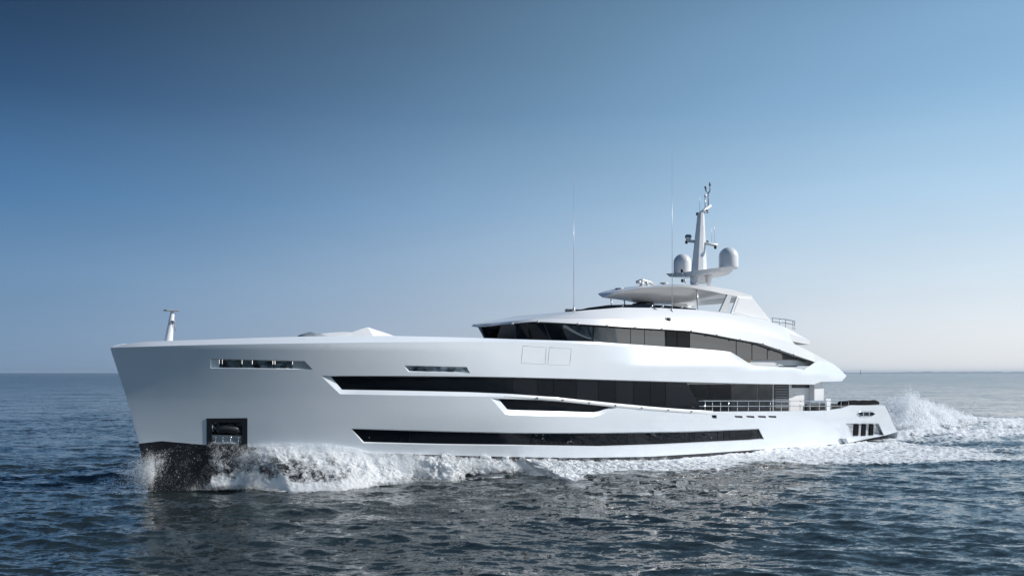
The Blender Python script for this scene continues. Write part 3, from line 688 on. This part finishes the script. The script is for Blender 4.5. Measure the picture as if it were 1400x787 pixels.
cover('canvas_cover', dense([(455, 460.5), (468, 457.5), (481, 454), (492, 450.2), (503, 446.8), (514, 450.6), (526, 454.6), (541, 459.5)]), 1.0, -1.0, .9, 'peaked pale canvas cover rising above the foredeck rail', 1)
cover('canvas_cover', dense([(428, 460), (440, 455.5), (456, 454.3), (470, 453.3), (482, 454), (494, 460)]), -.6, -3.2, .35, 'low flat pale canvas cover ahead of the peaked one', 5)
mb = MB(); R_ = [unp(x, y, -.5) for x, y in dense([(408.5, 459.5), (412, 456.8), (424, 453.4), (433, 455.4), (439, 459.5)], 3)]; rows = []
for k in range(9):
    v = k/8; rows.append([V(s, -.5+1.3*(v-.5)*2, z-.5*abs(2*v-1)**2) for s, _, z in R_])
mb.grid(rows, True, False); o = mb.build('deck_hatch_cover', 'grey'); own(o, 'deck_hatch_cover', 'small dark grey hump on the foredeck ahead of the canvas covers', 'hatch cover')
for x0, x1, lab in ((1150, 1174, 'black covered cushion on the stern bulwark, the forward one'), (1175, 1199, 'black covered cushion on the stern bulwark, the aft one')):
    a = unp(x0, 553.4, Hin(.35)); b = unp(x1, 553.4, Hin(.35)); mb = MB(); rows = []
    n_ = 14; hz = interp((a[0]+b[0])/2, sorted(PZ(main_bot[7:]+stern[:1])))
    hh_ = unp(x0, 547.4, Hin(.35))[2]-a[2]
    for k in range(9):
        g = math.pi*k/8; r = []
        for i in range(n_+1):
            u = i/n_; s_ = a[0]+(b[0]-a[0])*u; e_ = (1-abs(2*u-1)**6)**.5; t0 = Hull(s_, a[2])-.42
            zb_ = max(a[2], interp(s_, sorted(PZ(main_bot[7:]+stern[:1]))))
            r.append(V(s_, t0+.3*math.cos(g), zb_+hh_*(math.sin(g)**.5)*(.82+.18*e_)*(1+.12*noise.noise(Vector((s_*2.2, g*1.5, x0))))))
        rows.append(r)
    mb.grid(rows, True, True)
    for c_ in (0, -1): mb.add([r[c_] for r in rows], [tuple(range(9))], None, False)
    o = mb.build('stern_cushion', 'black_cloth'); own(o, 'stern_cushion', lab, 'cushion', 'black cushions on the stern bulwark')
# ------------------------------------------------------------------ sea
_perm = rng.permutation(512).astype(np.int64); _perm = np.concatenate([_perm, _perm, _perm])
_gr = rng.normal(size=(512, 3)); _gr /= np.linalg.norm(_gr, axis=1)[:, None]
def pnoise(p):
    i = np.floor(p).astype(np.int64); f = p-i; u = f*f*f*(f*(f*6-15)+10); i &= 511; r = 0
    for a in (0, 1):
        wx = u[:, 0] if a else 1-u[:, 0]
        for b in (0, 1):
            wy = u[:, 1] if b else 1-u[:, 1]
            for c in (0, 1):
                wz = u[:, 2] if c else 1-u[:, 2]
                h = _perm[_perm[_perm[(i[:, 0]+a) & 511]+((i[:, 1]+b) & 511)]+((i[:, 2]+c) & 511)]
                g = _gr[h]; r = r+wx*wy*wz*(g[:, 0]*(f[:, 0]-a)+g[:, 1]*(f[:, 1]-b)+g[:, 2]*(f[:, 2]-c))
    return r*1.5
def fbm(p, o=4, lac=2.07, gain=.5, ridge=False):
    r = 0; a = 1; 
    for k in range(o):
        n = pnoise(p+17.3*k)
        r = r+a*((1-2*np.abs(n)) if ridge else n); p = p*lac; a *= gain
    return r
def ship(x, y):
    dx, dy = x-B0[0], y-B0[1]; return dx*cT+dy*sT, dx*sT-dy*cT
def sea0(px, py): d = CAMZ*FPX/(py-HY); x = (px-CX)/FPX*d; s, t = ship(x, d); return (s, t)
def sstep(x, a, b): q = np.clip((x-a)/(b-a), 0, 1); return q*q*(3-2*q)
# outer edge of the white water on the port side
edge_px = [(215, 676), (260, 672), (330, 668), (400, 674), (471, 672), (517, 666), (571, 658), (620, 659), (645, 652), (663, 656), (700, 650), (714, 647), (760, 657), (794, 658), (817, 650), (880, 644), (900, 650),
           (934, 644), (1000, 643), (1046, 631), (1085, 638), (1128, 637), (1186, 636), (1260, 637), (1328, 634), (1400, 634), (1500, 632)]
EP = [sea0(*p) for p in edge_px]
keep = [EP[0]]
for p in EP[1:]:
    if p[0] > keep[-1][0]+.05: keep.append(p)
ES = np.array([p[0] for p in keep]); ET = np.array([p[1] for p in keep])

NW = 110
lam = np.exp(np.linspace(math.log(.4), math.log(11), NW)); kk = 2*math.pi/lam
main_dir = R(250)                                     # waves run towards the camera, a little to the left
th = main_dir+rng.normal(size=NW)*.42
amp = .175*math.sqrt(2/NW)/kk*np.where(lam > 3, np.clip((3/lam)**.8, .0, 1), 1.)*np.where(lam < 2.2, 1.15, 1)
ph = rng.uniform(0, 2*math.pi, NW)
def sea(x, y, gs, full=True):
    z = np.zeros_like(x); dx = np.zeros_like(x); dy = np.zeros_like(x)
    gust = 1+.35*pnoise(np.stack([x*.03, y*.03, x*0], 1))
    for k in range(NW):
        f = np.clip((lam[k]/gs-2.2)/2.5, 0, 1)
        if not f.any(): continue
        a = amp[k]*f*gust; q = kk[k]*(x*math.cos(th[k])+y*math.sin(th[k]))+ph[k]
        c = np.cos(q)*a; s_ = np.sin(q)*a; z += c; dx -= math.cos(th[k])*s_*1.0; dy -= math.sin(th[k])*s_*1.0
    return dx, dy, z
def wake(x, y):
    """white-water density and mean surface height of the churned wake"""
    s, t = ship(x, y)
    to = np.interp(s, ES, ET); wob = .9*pnoise(np.stack([s*.25, t*.25, s*0], 1))
    port = sstep(to-t+wob, -.6, 1.6)*(t > -3)
    port *= sstep(s, 0, 3)
    half = 13+.22*np.clip(s-60, 0, 400)
    stb = sstep(half+t+wob*3, 0, 5)
    D = np.where(s < 60, port*(t > 0), 0); aft_ = sstep(s, 58, 64)
    D = np.maximum(D, port*stb*aft_)
    lace = fbm(np.stack([s*.10, t*.33, s*0+2], 1), 4, gain=.6); D *= np.where(s > 46, 1-sstep(s, 50, 66)*(.06-.62*lace), 1); D = np.clip(D, 0, 1.1)
    D *= 1-.08*sstep(s, 58, 72)-.12*sstep(s, 75, 150)-.2*sstep(s, 150, 400)
    D *= np.where(s > 30, .62+.38*sstep(6+.12*np.abs(s-30)-np.abs(t), -3, 3), 1)
    D = np.where(s < 56, np.minimum(D*(.75+.45*sstep(s, 9, 15)), 1.3), D)
    # lines of older foam far astern
    yy = y-(410+.12*(x-180))-14*pnoise(np.stack([x*.01, y*0, x*0], 1)); D = np.maximum(D, .40*np.exp(-(yy/16)**2)*sstep(x, 140, 170)*(.6+.8*pnoise(np.stack([x*.03, y*.01, x*0], 1))))
    yy = y-(300-.25*(x-110)); D = np.maximum(D, .30*np.exp(-(yy/14)**2)*sstep(x, 105, 125)*(1-sstep(x, 150, 190)))
    H = .22*D*sstep(s, 40, 60)+1.0*np.exp(-((s-90)/9)**2-((t+3)/7)**2)
    H = H*np.where(s < 68, sstep(np.abs(t), 6, 9), 1)
    return np.clip(D, 0, 1.5), H, s, t
# polar sheet round the viewpoint, fine where the photograph looks
def ring_list():
    r = [1.5, 4, 8, 12]; px = 878*CAMZ/14.
    while px > 1.2: r.append(878*CAMZ/px); px -= .62 if px > 8 else .3
    while r[-1] < 12500: r.append(r[-1]*1.3)
    return np.array(r)
rr = ring_list()
an_f = np.linspace(-R(46), R(48), 1450); an_c = np.linspace(R(48), R(314), 80)[1:]
an_ = np.concatenate([an_f, an_c])
AA, RR = np.meshgrid(an_, rr); nr, na = AA.shape
X = (RR*np.sin(AA)).ravel(); Y = (RR*np.cos(AA)).ravel()
dr = np.gradient(rr); gs = np.maximum(RR*(R(94)/1450), np.repeat(dr[:, None], na, 1)*.55).ravel()
coarse = (np.repeat((np.arange(na) >= 1450)[None, :], nr, 0)).ravel(); gs[coarse] = 9
near = (RR.ravel() < 1500)
dx = np.zeros_like(X); dy = dx.copy(); Z = dx.copy()
dx[near], dy[near], Z[near] = sea(X[near], Y[near], gs[near])
D = np.zeros_like(X); Hh = D.copy()
D[near], Hh[near], s_, t_ = wake(X[near], Y[near])
P3 = np.stack([X[near]*.8, Y[near]*.8, X[near]*0], 1)
tb = fbm(P3*1.3, 4, ridge=True)*.17+fbm(P3*.33, 3, ridge=True)*.28*sstep(s_, 58, 70)
fade = np.clip(1-RR.ravel()[near]/260, 0, 1)
Z[near] = Z[near]*(1-.35*D[near])+Hh[near]+D[near]*sstep(s_, 30, 45)*tb*fade
# calmer water right along the hull, hollow beside the forefoot
s_all, t_all = ship(X, Y)
wv = np.stack([X+dx, Y+dy, Z], 1)
idx = np.arange(nr*na).reshape(nr, na)
q = np.stack([idx[:-1, :-1], idx[:-1, 1:], idx[1:, 1:], idx[1:, :-1]], -1).reshape(-1, 4)
q = q[:, ::-1]
q2 = np.stack([idx[:-1, -1], idx[:-1, 0], idx[1:, 0], idx[1:, -1]], -1)[:, ::-1]
q = np.concatenate([q, q2])
def npmesh(name, v, f, m, nv, smooth=True):
    me = bpy.data.meshes.new(name); me.vertices.add(len(v)); me.vertices.foreach_set('co', v.astype(np.float32).ravel())
    me.loops.add(f.size); me.loops.foreach_set('vertex_index', f.astype(np.int32).ravel())
    me.polygons.add(len(f)); me.polygons.foreach_set('loop_start', np.arange(0, f.size, nv, dtype=np.int32))
    me.update(calc_edges=True); me.polygons.foreach_set('use_smooth', np.full(len(f), smooth))
    me.materials.append(m); o = bpy.data.objects.new(name, me); C.objects.link(o); return o

mw = bpy.data.materials.new('sea_water'); mw.use_nodes = True; t = mw.node_tree; p = t.nodes['Principled BSDF']
p.inputs['Base Color'].default_value = (.021, .032, .034, 1); p.inputs['Roughness'].default_value = .06; p.inputs['IOR'].default_value = 1.42
def N(kind, **kw):
    n = t.nodes.new(kind)
    for k, v in kw.items():
        if k in n.inputs: n.inputs[k].default_value = v
        else: setattr(n, k, v)
    return n
L = lambda a, b: t.links.new(a, b)
tc = N('ShaderNodeNewGeometry')
def ripple(scale, k, st_, rot, det=3):
    mp_ = N('ShaderNodeMapping'); mp_.inputs['Scale'].default_value = st_; mp_.inputs['Rotation'].default_value = (0, 0, rot); L(tc.outputs['Position'], mp_.inputs[0])
    n = N('ShaderNodeTexNoise', Scale=scale, Detail=det, Roughness=.6); L(mp_.outputs[0], n.inputs['Vector'])
    sb = N('ShaderNodeVectorMath', operation='SUBTRACT'); L(n.outputs['Color'], sb.inputs[0]); sb.inputs[1].default_value = (.5, .5, .5)
    ml = N('ShaderNodeVectorMath', operation='MULTIPLY'); L(sb.outputs[0], ml.inputs[0]); ml.inputs[1].default_value = (k*.7, k, 0); return ml
acc = tc.outputs['Normal']
for args in ((9., .55, (.6, 1, 1), .2), (3.2, .95, (.5, 1, 1), -.15), (.9, .60, (.45, 1, 1), .3), (.12, .46, (.4, 1, 1), .1, 6)):
    av = N('ShaderNodeVectorMath', operation='ADD'); L(acc, av.inputs[0]); L(ripple(*args).outputs[0], av.inputs[1]); acc = av.outputs[0]
nn_ = N('ShaderNodeVectorMath', operation='NORMALIZE'); L(acc, nn_.inputs[0]); L(nn_.outputs[0], p.inputs['Normal'])
ch = N('ShaderNodeAttribute', attribute_name='chop'); L(ch.outputs['Fac'], p.inputs['Roughness'])
at = N('ShaderNodeAttribute', attribute_name='foam')
f1 = N('ShaderNodeTexNoise', Scale=1.1, Detail=9, Roughness=.68, Distortion=.8); L(tc.outputs['Position'], f1.inputs['Vector'])
f2 = N('ShaderNodeTexVoronoi', Scale=1.6, feature='DISTANCE_TO_EDGE'); 
dm = N('ShaderNodeVectorMath', operation='ADD'); L(tc.outputs['Position'], dm.inputs[0])
sc_ = N('ShaderNodeVectorMath', operation='SCALE'); sc_.inputs['Scale'].default_value = .9; L(f1.outputs['Color'], sc_.inputs[0]); L(sc_.outputs[0], dm.inputs[1]); L(dm.outputs[0], f2.inputs['Vector'])
# foam = smoothstep(noise + density - lacing)
ad = N('ShaderNodeMath', operation='MULTIPLY_ADD'); ad.inputs[1].default_value = .88; L(at.outputs['Fac'], ad.inputs[0]); L(f1.outputs[0], ad.inputs[2])
vd = N('ShaderNodeMath', operation='MULTIPLY_ADD'); vd.inputs[1].default_value = -.8; L(f2.outputs[0], vd.inputs[0]); L(ad.outputs[0], vd.inputs[2])
mr = N('ShaderNodeMapRange', interpolation_type='SMOOTHSTEP'); mr.inputs['From Min'].default_value = .80; mr.inputs['From Max'].default_value = 1.12; L(vd.outputs[0], mr.inputs['Value'])
gt_ = N('ShaderNodeMath', operation='GREATER_THAN'); gt_.inputs[1].default_value = .01; L(at.outputs['Fac'], gt_.inputs[0])
mu = N('ShaderNodeMath', operation='MULTIPLY'); L(mr.outputs[0], mu.inputs[0]); L(gt_.outputs[0], mu.inputs[1])
fo_ = N('ShaderNodeBsdfPrincipled'); fo_.inputs['Base Color'].default_value = (.92, .94, .95, 1); fo_.inputs['Roughness'].default_value = .75
fb = N('ShaderNodeBump', Strength=1.0, Distance=.3); L(f1.outputs[0], fb.inputs['Height']); L(fb.outputs[0], fo_.inputs['Normal'])
mx = N('ShaderNodeMixShader'); L(mu.outputs[0], mx.inputs[0]); L(p.outputs[0], mx.inputs[1]); L(fo_.outputs[0], mx.inputs[2])
L(mx.outputs[0], t.nodes['Material Output'].inputs['Surface'])
water = npmesh('water', wv, q, mw, 4); water['kind'] = 'structure'
at_ = water.data.attributes.new('foam', 'FLOAT', 'POINT'); at_.data.foreach_set('value', D.astype(np.float32))

# unresolved ripples: the far sea is rougher than the mesh can show
ra = RR.ravel(); chop = .05+.12*sstep(np.log(ra), math.log(90), math.log(900))
c_ = water.data.attributes.new('chop', 'FLOAT', 'POINT'); c_.data.foreach_set('value', chop.astype(np.float32))

# ------------------------------------------------------------------ white water thrown up by the hull
mf = bpy.data.materials.new('white_water'); mf.use_nodes = True; t = mf.node_tree; p = t.nodes['Principled BSDF']
p.inputs['Base Color'].default_value = (.95, .965, .975, 1); p.inputs['Roughness'].default_value = .7
p.inputs['Subsurface Weight'].default_value = .7; p.inputs['Subsurface Radius'].default_value = (1, 1, 1); p.inputs['Subsurface Scale'].default_value = .15
tc = N('ShaderNodeNewGeometry'); n1 = N('ShaderNodeTexNoise', Scale=5, Detail=8, Roughness=.7); L(tc.outputs['Position'], n1.inputs['Vector'])
b1 = N('ShaderNodeBump', Strength=.7, Distance=.06); L(n1.outputs[0], b1.inputs['Height']); L(b1.outputs[0], p.inputs['Normal'])
at = N('ShaderNodeAttribute', attribute_name='dens')
n3 = N('ShaderNodeTexNoise', Scale=4.5, Detail=9, Roughness=.8, Distortion=.3); L(tc.outputs['Position'], n3.inputs['Vector'])
ad = N('ShaderNodeMath', operation='ADD'); L(at.outputs['Fac'], ad.inputs[0]); L(n3.outputs[0], ad.inputs[1])
mr = N('ShaderNodeMapRange'); mr.inputs['From Min'].default_value = .92; mr.inputs['From Max'].default_value = 1.12; L(ad.outputs[0], mr.inputs['Value'])
tr = N('ShaderNodeBsdfTransparent'); tl = N('ShaderNodeBsdfTranslucent'); tl.inputs['Color'].default_value = (.93, .96, .98, 1); mt_ = N('ShaderNodeMixShader'); mt_.inputs[0].default_value = .35; L(p.outputs[0], mt_.inputs[1]); L(tl.outputs[0], mt_.inputs[2])
mx = N('ShaderNodeMixShader'); L(mr.outputs[0], mx.inputs[0]); L(tr.outputs[0], mx.inputs[1]); L(mt_.outputs[0], mx.inputs[2])
L(mx.outputs[0], t.nodes['Material Output'].inputs['Surface'])

def to_world(s, t, z): return np.stack([B0[0]+s*cT+t*sT, B0[1]+s*sT-t*cT, z], 1)
def crest(px, py, d=.3): s, t, z = unp(px, py, Hin(-d)); return (s, z)
CR = [crest(*p) for p in [(222, 640), (250, 628), (285, 616), (330, 611), (400, 608), (453, 609.5), (489, 615), (507, 621), (560, 623), (600, 621), (640, 622), (700, 625), (782, 628), (889, 627), (960, 625), (1042, 624.5), (1100, 621.5), (1161, 614), (1213, 602), (1224, 598)]]
CS = np.array([c[0] for c in CR]); CZ = np.array([c[1] for c in CR])
HT0 = np.array([Hull(s, .8) for s in np.arange(-1, 70, .25)])
def white_band(name, sa, sb, ns, nwid, seed, hscale=1., tofs=0., label=None):
    S, W = np.meshgrid(np.linspace(sa, sb, ns), np.linspace(0, 1, nwid)); s = S.ravel(); w_ = W.ravel()
    th_ = np.interp(s, np.arange(-1, 70, .25), HT0)
    to = np.interp(s, ES, ET); to = np.maximum(to, th_+.5)
    n_l = pnoise(np.stack([s*.45, s*0+seed, s*0], 1)); n_m = pnoise(np.stack([s*1.3, s*0+seed+5, s*0], 1))
    h = np.maximum(.10, np.interp(s, CS, CZ))*(1+.10*n_l+.07*n_m)*hscale
    wid = (to-th_)
    r = np.minimum(.55, .9/np.maximum(wid, .5))       # crest close to the hull
    prof = np.where(w_ < r*.5, .92+.08*(w_/(r*.5)), np.clip(1-((w_-r*.5)/(1-r*.5)), 0, 1)**(.7+.7*np.clip(wid/5-.3, 0, 1)))
    t_ = th_-.12+tofs+(wid+.1)*w_
    z = h*prof-.10+.0*s
    P = np.stack([s, t_, z], 1)
    bw_ = 1-sstep(s, 8, 15); env = (1-.68*bw_)*np.clip(np.sin(np.pi*np.clip(w_*.93+.06, 0, 1)), 0, 1)**.5*np.minimum(1, .35+h)
    d1 = fbm(P*1.3+seed, 3)*.26; d2 = fbm(P*4.5+seed, 4, gain=.62)*.10; d3 = np.abs(pnoise(P*16+seed))*.05
    z2 = z+(d1+d2+d3)*env*(.35+.65*prof+.15); t2 = t_+(fbm(P*1.3+30+seed, 3)*.25+fbm(P*6+9+seed, 3)*.16)*env; s2 = s+fbm(P*2.5+60+seed, 4, gain=.6)*.25*env
    dens = .84-.46*sstep(w_, .74, 1.0)+.18*fbm(P*.9+3, 3)
    hol = (1-sstep(s, 9.5, 15))*sstep(w_, .12, .3)*(1-sstep(w_, .72, .86))
    bow = 1-sstep(s, 7.5, 12.5)
    dprof = .64-.15*sstep(w_, .25, .5)+.24*sstep(w_, .72, .9)-.5*sstep(w_, .92, 1)-.16*(1-sstep(w_, .0, .06))+.16*fbm(P*np.array([2.2, 1, 1.2])+8, 3)
    dens = dens*(1-bow)+dprof*bow
    dens = dens*sstep(s, sa, sa+.35)
    v = to_world(s2, t2, np.maximum(z2, -.35)); i = np.arange(ns*nwid).reshape(nwid, ns)
    f = np.stack([i[:-1, :-1], i[:-1, 1:], i[1:, 1:], i[1:, :-1]], -1).reshape(-1, 4)
    o = npmesh(name, v, f, mf, 4); a_ = o.data.attributes.new('dens', 'FLOAT', 'POINT'); a_.data.foreach_set('value', dens.astype(np.float32)); return o
def stuff(o, lab, cat): o['kind'] = 'stuff'; o['label'] = lab; o['category'] = cat
fo1 = white_band('bow_wave_foam', 2.55, 66.5, 1500, 90, 3.); stuff(fo1, 'white foaming wave rolling along the whole port side of the hull', 'foam')
# churned mound behind the stern
def mound(name, cs, ct, ls, lt, hh, n, seed, rot=0):
    A, Bq = np.meshgrid(np.linspace(-1, 1, n), np.linspace(-1, 1, n)); a_ = A.ravel(); b_ = Bq.ravel(); r = np.sqrt(a_**2+b_**2)
    s = cs+a_*ls; t_ = ct+b_*lt
    e = np.clip(1-r**2, 0, 1)**1.2
    P = np.stack([s, t_, r*0+seed], 1)
    lump = 1+.8*fbm(P*.3, 3)
    z = hh*e*lump; P = np.stack([s, t_, z], 1)
    z += (fbm(P*1.4, 5, gain=.62)*.42)*np.sqrt(e); s2 = s+fbm(P*1.2+20, 5, gain=.62)*.55*np.sqrt(e); t2 = t_+fbm(P*1.2+50, 5, gain=.62)*.55*np.sqrt(e)
    dens = .22+.5*sstep(e, .0, .45)-.12*sstep(z/3.6, .5, 1)+.2*fbm(P*.7, 3)
    v = to_world(s2, t2, z-.05); i = np.arange(n*n).reshape(n, n)
    f = np.stack([i[:-1, :-1], i[:-1, 1:], i[1:, 1:], i[1:, :-1]], -1).reshape(-1, 4)
    o = npmesh(name, v, f, mf, 4); q_ = o.data.attributes.new('dens', 'FLOAT', 'POINT'); q_.data.foreach_set('value', dens.astype(np.float32)); return o
m1 = mound('stern_wave_foam', 81.5, -.5, 10, 6.5, 1.2, 420, 4.); stuff(m1, 'churned white water humped up behind the stern', 'foam')
# droplets
def droplets(name, pos, size, m):
    n = len(pos); d = rng.normal(size=(n, 3, 3)); d /= np.linalg.norm(d, axis=2)[:, :, None]
    v = (pos[:, None, :]+d*size[:, None, None]*1.5).reshape(-1, 3)
    return npmesh(name, v, np.arange(3*n).reshape(-1, 3), m, 3, False)
md = mat('spray_droplets', (.95, .96, .97), .4); mottle(md, (.93, .95, .97), (.97, .98, .98), 2)
t = md.node_tree; tl = N('ShaderNodeBsdfTranslucent'); tl.inputs['Color'].default_value = (.96, .97, .98, 1); 
sc2 = N('ShaderNodeMixShader'); sc2.inputs[0].default_value = .5; L(t.nodes['Principled BSDF'].outputs[0], sc2.inputs[1]); L(tl.outputs[0], sc2.inputs[2]); L(sc2.outputs[0], t.nodes['Material Output'].inputs['Surface'])
def spray_band(n, sa, sb, spread, up, dens=None):
    s = rng.uniform(sa, sb, n); k = fbm(np.stack([s*1.4, s*0, s*0], 1), 3)
    h = np.interp(s, CS, CZ); th_ = np.interp(s, np.arange(-1, 70, .25), HT0)
    o = np.abs(rng.normal(size=n))*spread
    t_ = th_+.1+o; z = h*(1-.0*o)+rng.exponential(up, n)*(1+1.6*k)-.35-o*.5
    return s, t_, z
parts_ = []
# sheet of spray falling from the forefoot
def pick(n, dens): return rng.uniform(size=n) < dens
n = 1500000
s = -.7+rng.uniform(size=n)*18; u = rng.uniform(size=n)**.9
stz = np.interp(s, [-.7, .3, 1.5, 3, 5.5, 8, 12], [1.75, 2.15, 2.5, 2.6, 2.6, 2.75, 2.6]); stz = np.where(s > 4, np.interp(s, CS, CZ)+.12, stz)
z = stz*(1-u)+.02; th_ = np.interp(s, np.arange(-1, 70, .25), HT0)
out_ = .06+rng.gamma(1.4, .12, n)+(.15+1.3*u**1.5)*sstep(s, 3, 9)
f_ = fbm(np.stack([s*2.2-z*1.2, z*1.1, s*0], 1), 4, gain=.6); f2 = fbm(np.stack([s*7, z*3.5, s*0+9], 1), 3)
thin = .010+.03*np.exp(-(u/.08)**2)*sstep(s, 1, 2)                                 # fine speckle over the dark forefoot
top = np.exp(-(u/(.28+.3*sstep(s, 6, 11)))**2)*sstep(s, 2.5, 2.9)*(.7+.5*sstep(s, 3, 7)); low = .7*np.exp(-((u-.97)/.10)**2)*sstep(s, 1, 5)
stemj = .5*np.exp(-((s+.30-.75*(1-u))/(.30+.15*u))**2)*(1-sstep(u, .55, .95))
d_ = (thin*(.6+1.2*(f_ > 0))+(top+low)*np.clip(.8+.9*f_, .15, 1.4)+stemj*np.clip(.6+1.2*f_, .1, 1.5))*np.clip(.8+.9*f2, .2, 1.5)
d_ = d_*(1-sstep(s, 9.5, 15)); d_ = np.where(s > 2.6, d_*1.5, d_)
k_ = pick(n, d_); parts_.append(np.stack([s, th_+out_, z], 1)[k_])
# fan of mist ahead of the stem
n = 26000; s = .15-rng.gamma(1.3, .30, n); z = 1.5+.35*rng.normal(size=n)-.35*np.abs(s)-rng.exponential(.25, n); t_ = rng.normal(size=n)*.35+.2
parts_.append(np.stack([s, t_, np.maximum(z, .1)], 1))
s, t_, z = spray_band(170000, 10, 34, .45, .10); parts_.append(np.stack([s, t_, z], 1))
s, t_, z = spray_band(20000, 4, 13, .4, .2); parts_.append(np.stack([s, t_, z], 1))
s, t_, z = spray_band(90000, 28, 66, .9, .09); parts_.append(np.stack([s, t_, np.maximum(z, .05)], 1))
pp = np.concatenate(parts_); pw = to_world(pp[:, 0], pp[:, 1], pp[:, 2])
sz = np.clip(rng.lognormal(-4.6, .38, len(pw)), .005, .022)
sp_ = droplets('spray', pw, sz, md); stuff(sp_, 'fine white spray flying off the bow and the crest of the wave', 'spray')
# stern plume: curtain of spray leaning aft, clumped by noise
n = 2000000; a_ = rng.uniform(-1, 1, n); b_ = rng.uniform(-1, 1, n); c_ = rng.uniform(0, 1, n)
hgt = np.interp(a_, [-1, -.75, -.45, -.15, .2, .6, 1], [1.0, 2.5, 3.5, 3.4, 2.9, 2.0, .7])*(1-.5*b_**2)
hgt = hgt*(1+.35*fbm(np.stack([a_*3.5, b_*3, a_*0+5], 1), 4, gain=.6))
z = hgt*c_; s = 80.8+a_*9.5+.5*c_; t_ = -.5+b_*(4.6-1.5*c_)
f_ = fbm(np.stack([s*.5-z*.5, t_*.5, z*.9], 1), 4, gain=.65)
k_ = pick(n, np.clip((1-c_**2)*.7+.1, 0, 1)*np.clip(.75+1.5*f_, 0.05, 1)*(1-.6*np.maximum(np.abs(a_), np.abs(b_))**3))
pw = to_world(s, t_, z+.1)[k_]; sz = np.clip(rng.lognormal(-3.45, .35, len(pw)), .01, .06)
sp2 = droplets('stern_spray', pw, sz, md); stuff(sp2, 'white spray thrown high behind the stern', 'spray')
# ------------------------------------------------------------------ far low shore and beacon
mb = MB(); n_ = 240; rows = [[], [], []]
for i in range(n_+1):
    u = i/n_; x = 3600+u*8200; y = 9500+900*math.sin(u*2.2)
    h = 1.15*(7+11*abs(noise.noise(Vector((x*.0016, 3, 0))))*2+6*noise.noise(Vector((x*.009, 7, 0))))*min(1, .25+u*6)
    rows[0].append((x, y-60, -2)); rows[1].append((x, y, max(4, h+4))); rows[2].append((x, y+400, -2))
mb.grid(rows, True, True); sh = mb.build('hills', mat('haze_pale_shore', (.24, .27, .28), .9), None); sh['kind'] = 'structure'  # base colour lightened to put distance haze into the land
mh = bpy.data.materials.new('sea_air'); mh.use_nodes = True; th_n = mh.node_tree; th_n.nodes.clear()
pv = th_n.nodes.new('ShaderNodeVolumePrincipled'); pv.inputs['Color'].default_value = (.62, .75, .92, 1); pv.inputs['Density'].default_value = 5.5e-5; pv.inputs['Anisotropy'].default_value = .2
oo = th_n.nodes.new('ShaderNodeOutputMaterial'); th_n.links.new(pv.outputs[0], oo.inputs['Volume'])
hb = MB(); hb.box((0, 0, 17), (36000, 36000, 40)); hz = hb.build('haze', mh, None); hz['kind'] = 'stuff'
bc = bpy.data.objects.new('channel_beacon', None); C.objects.link(bc); bc.location = (1350, 3400, 0); bc['label'] = 'thin channel beacon far off on the horizon behind the stern'; bc['category'] = 'beacon'
mb = MB(); mb.tube([(0, 0, -1), (0, 0, 13)], 1.6, 8, .7); mb.build('tower', 'grey', bc)
mb = MB(); mb.lathe((0, 0, 13.03), [(0, 0), (1.6, 0), (1.6, 1.2), (.8, 2.6), (0, 3)], 10); mb.build('lantern', 'dark', bc)
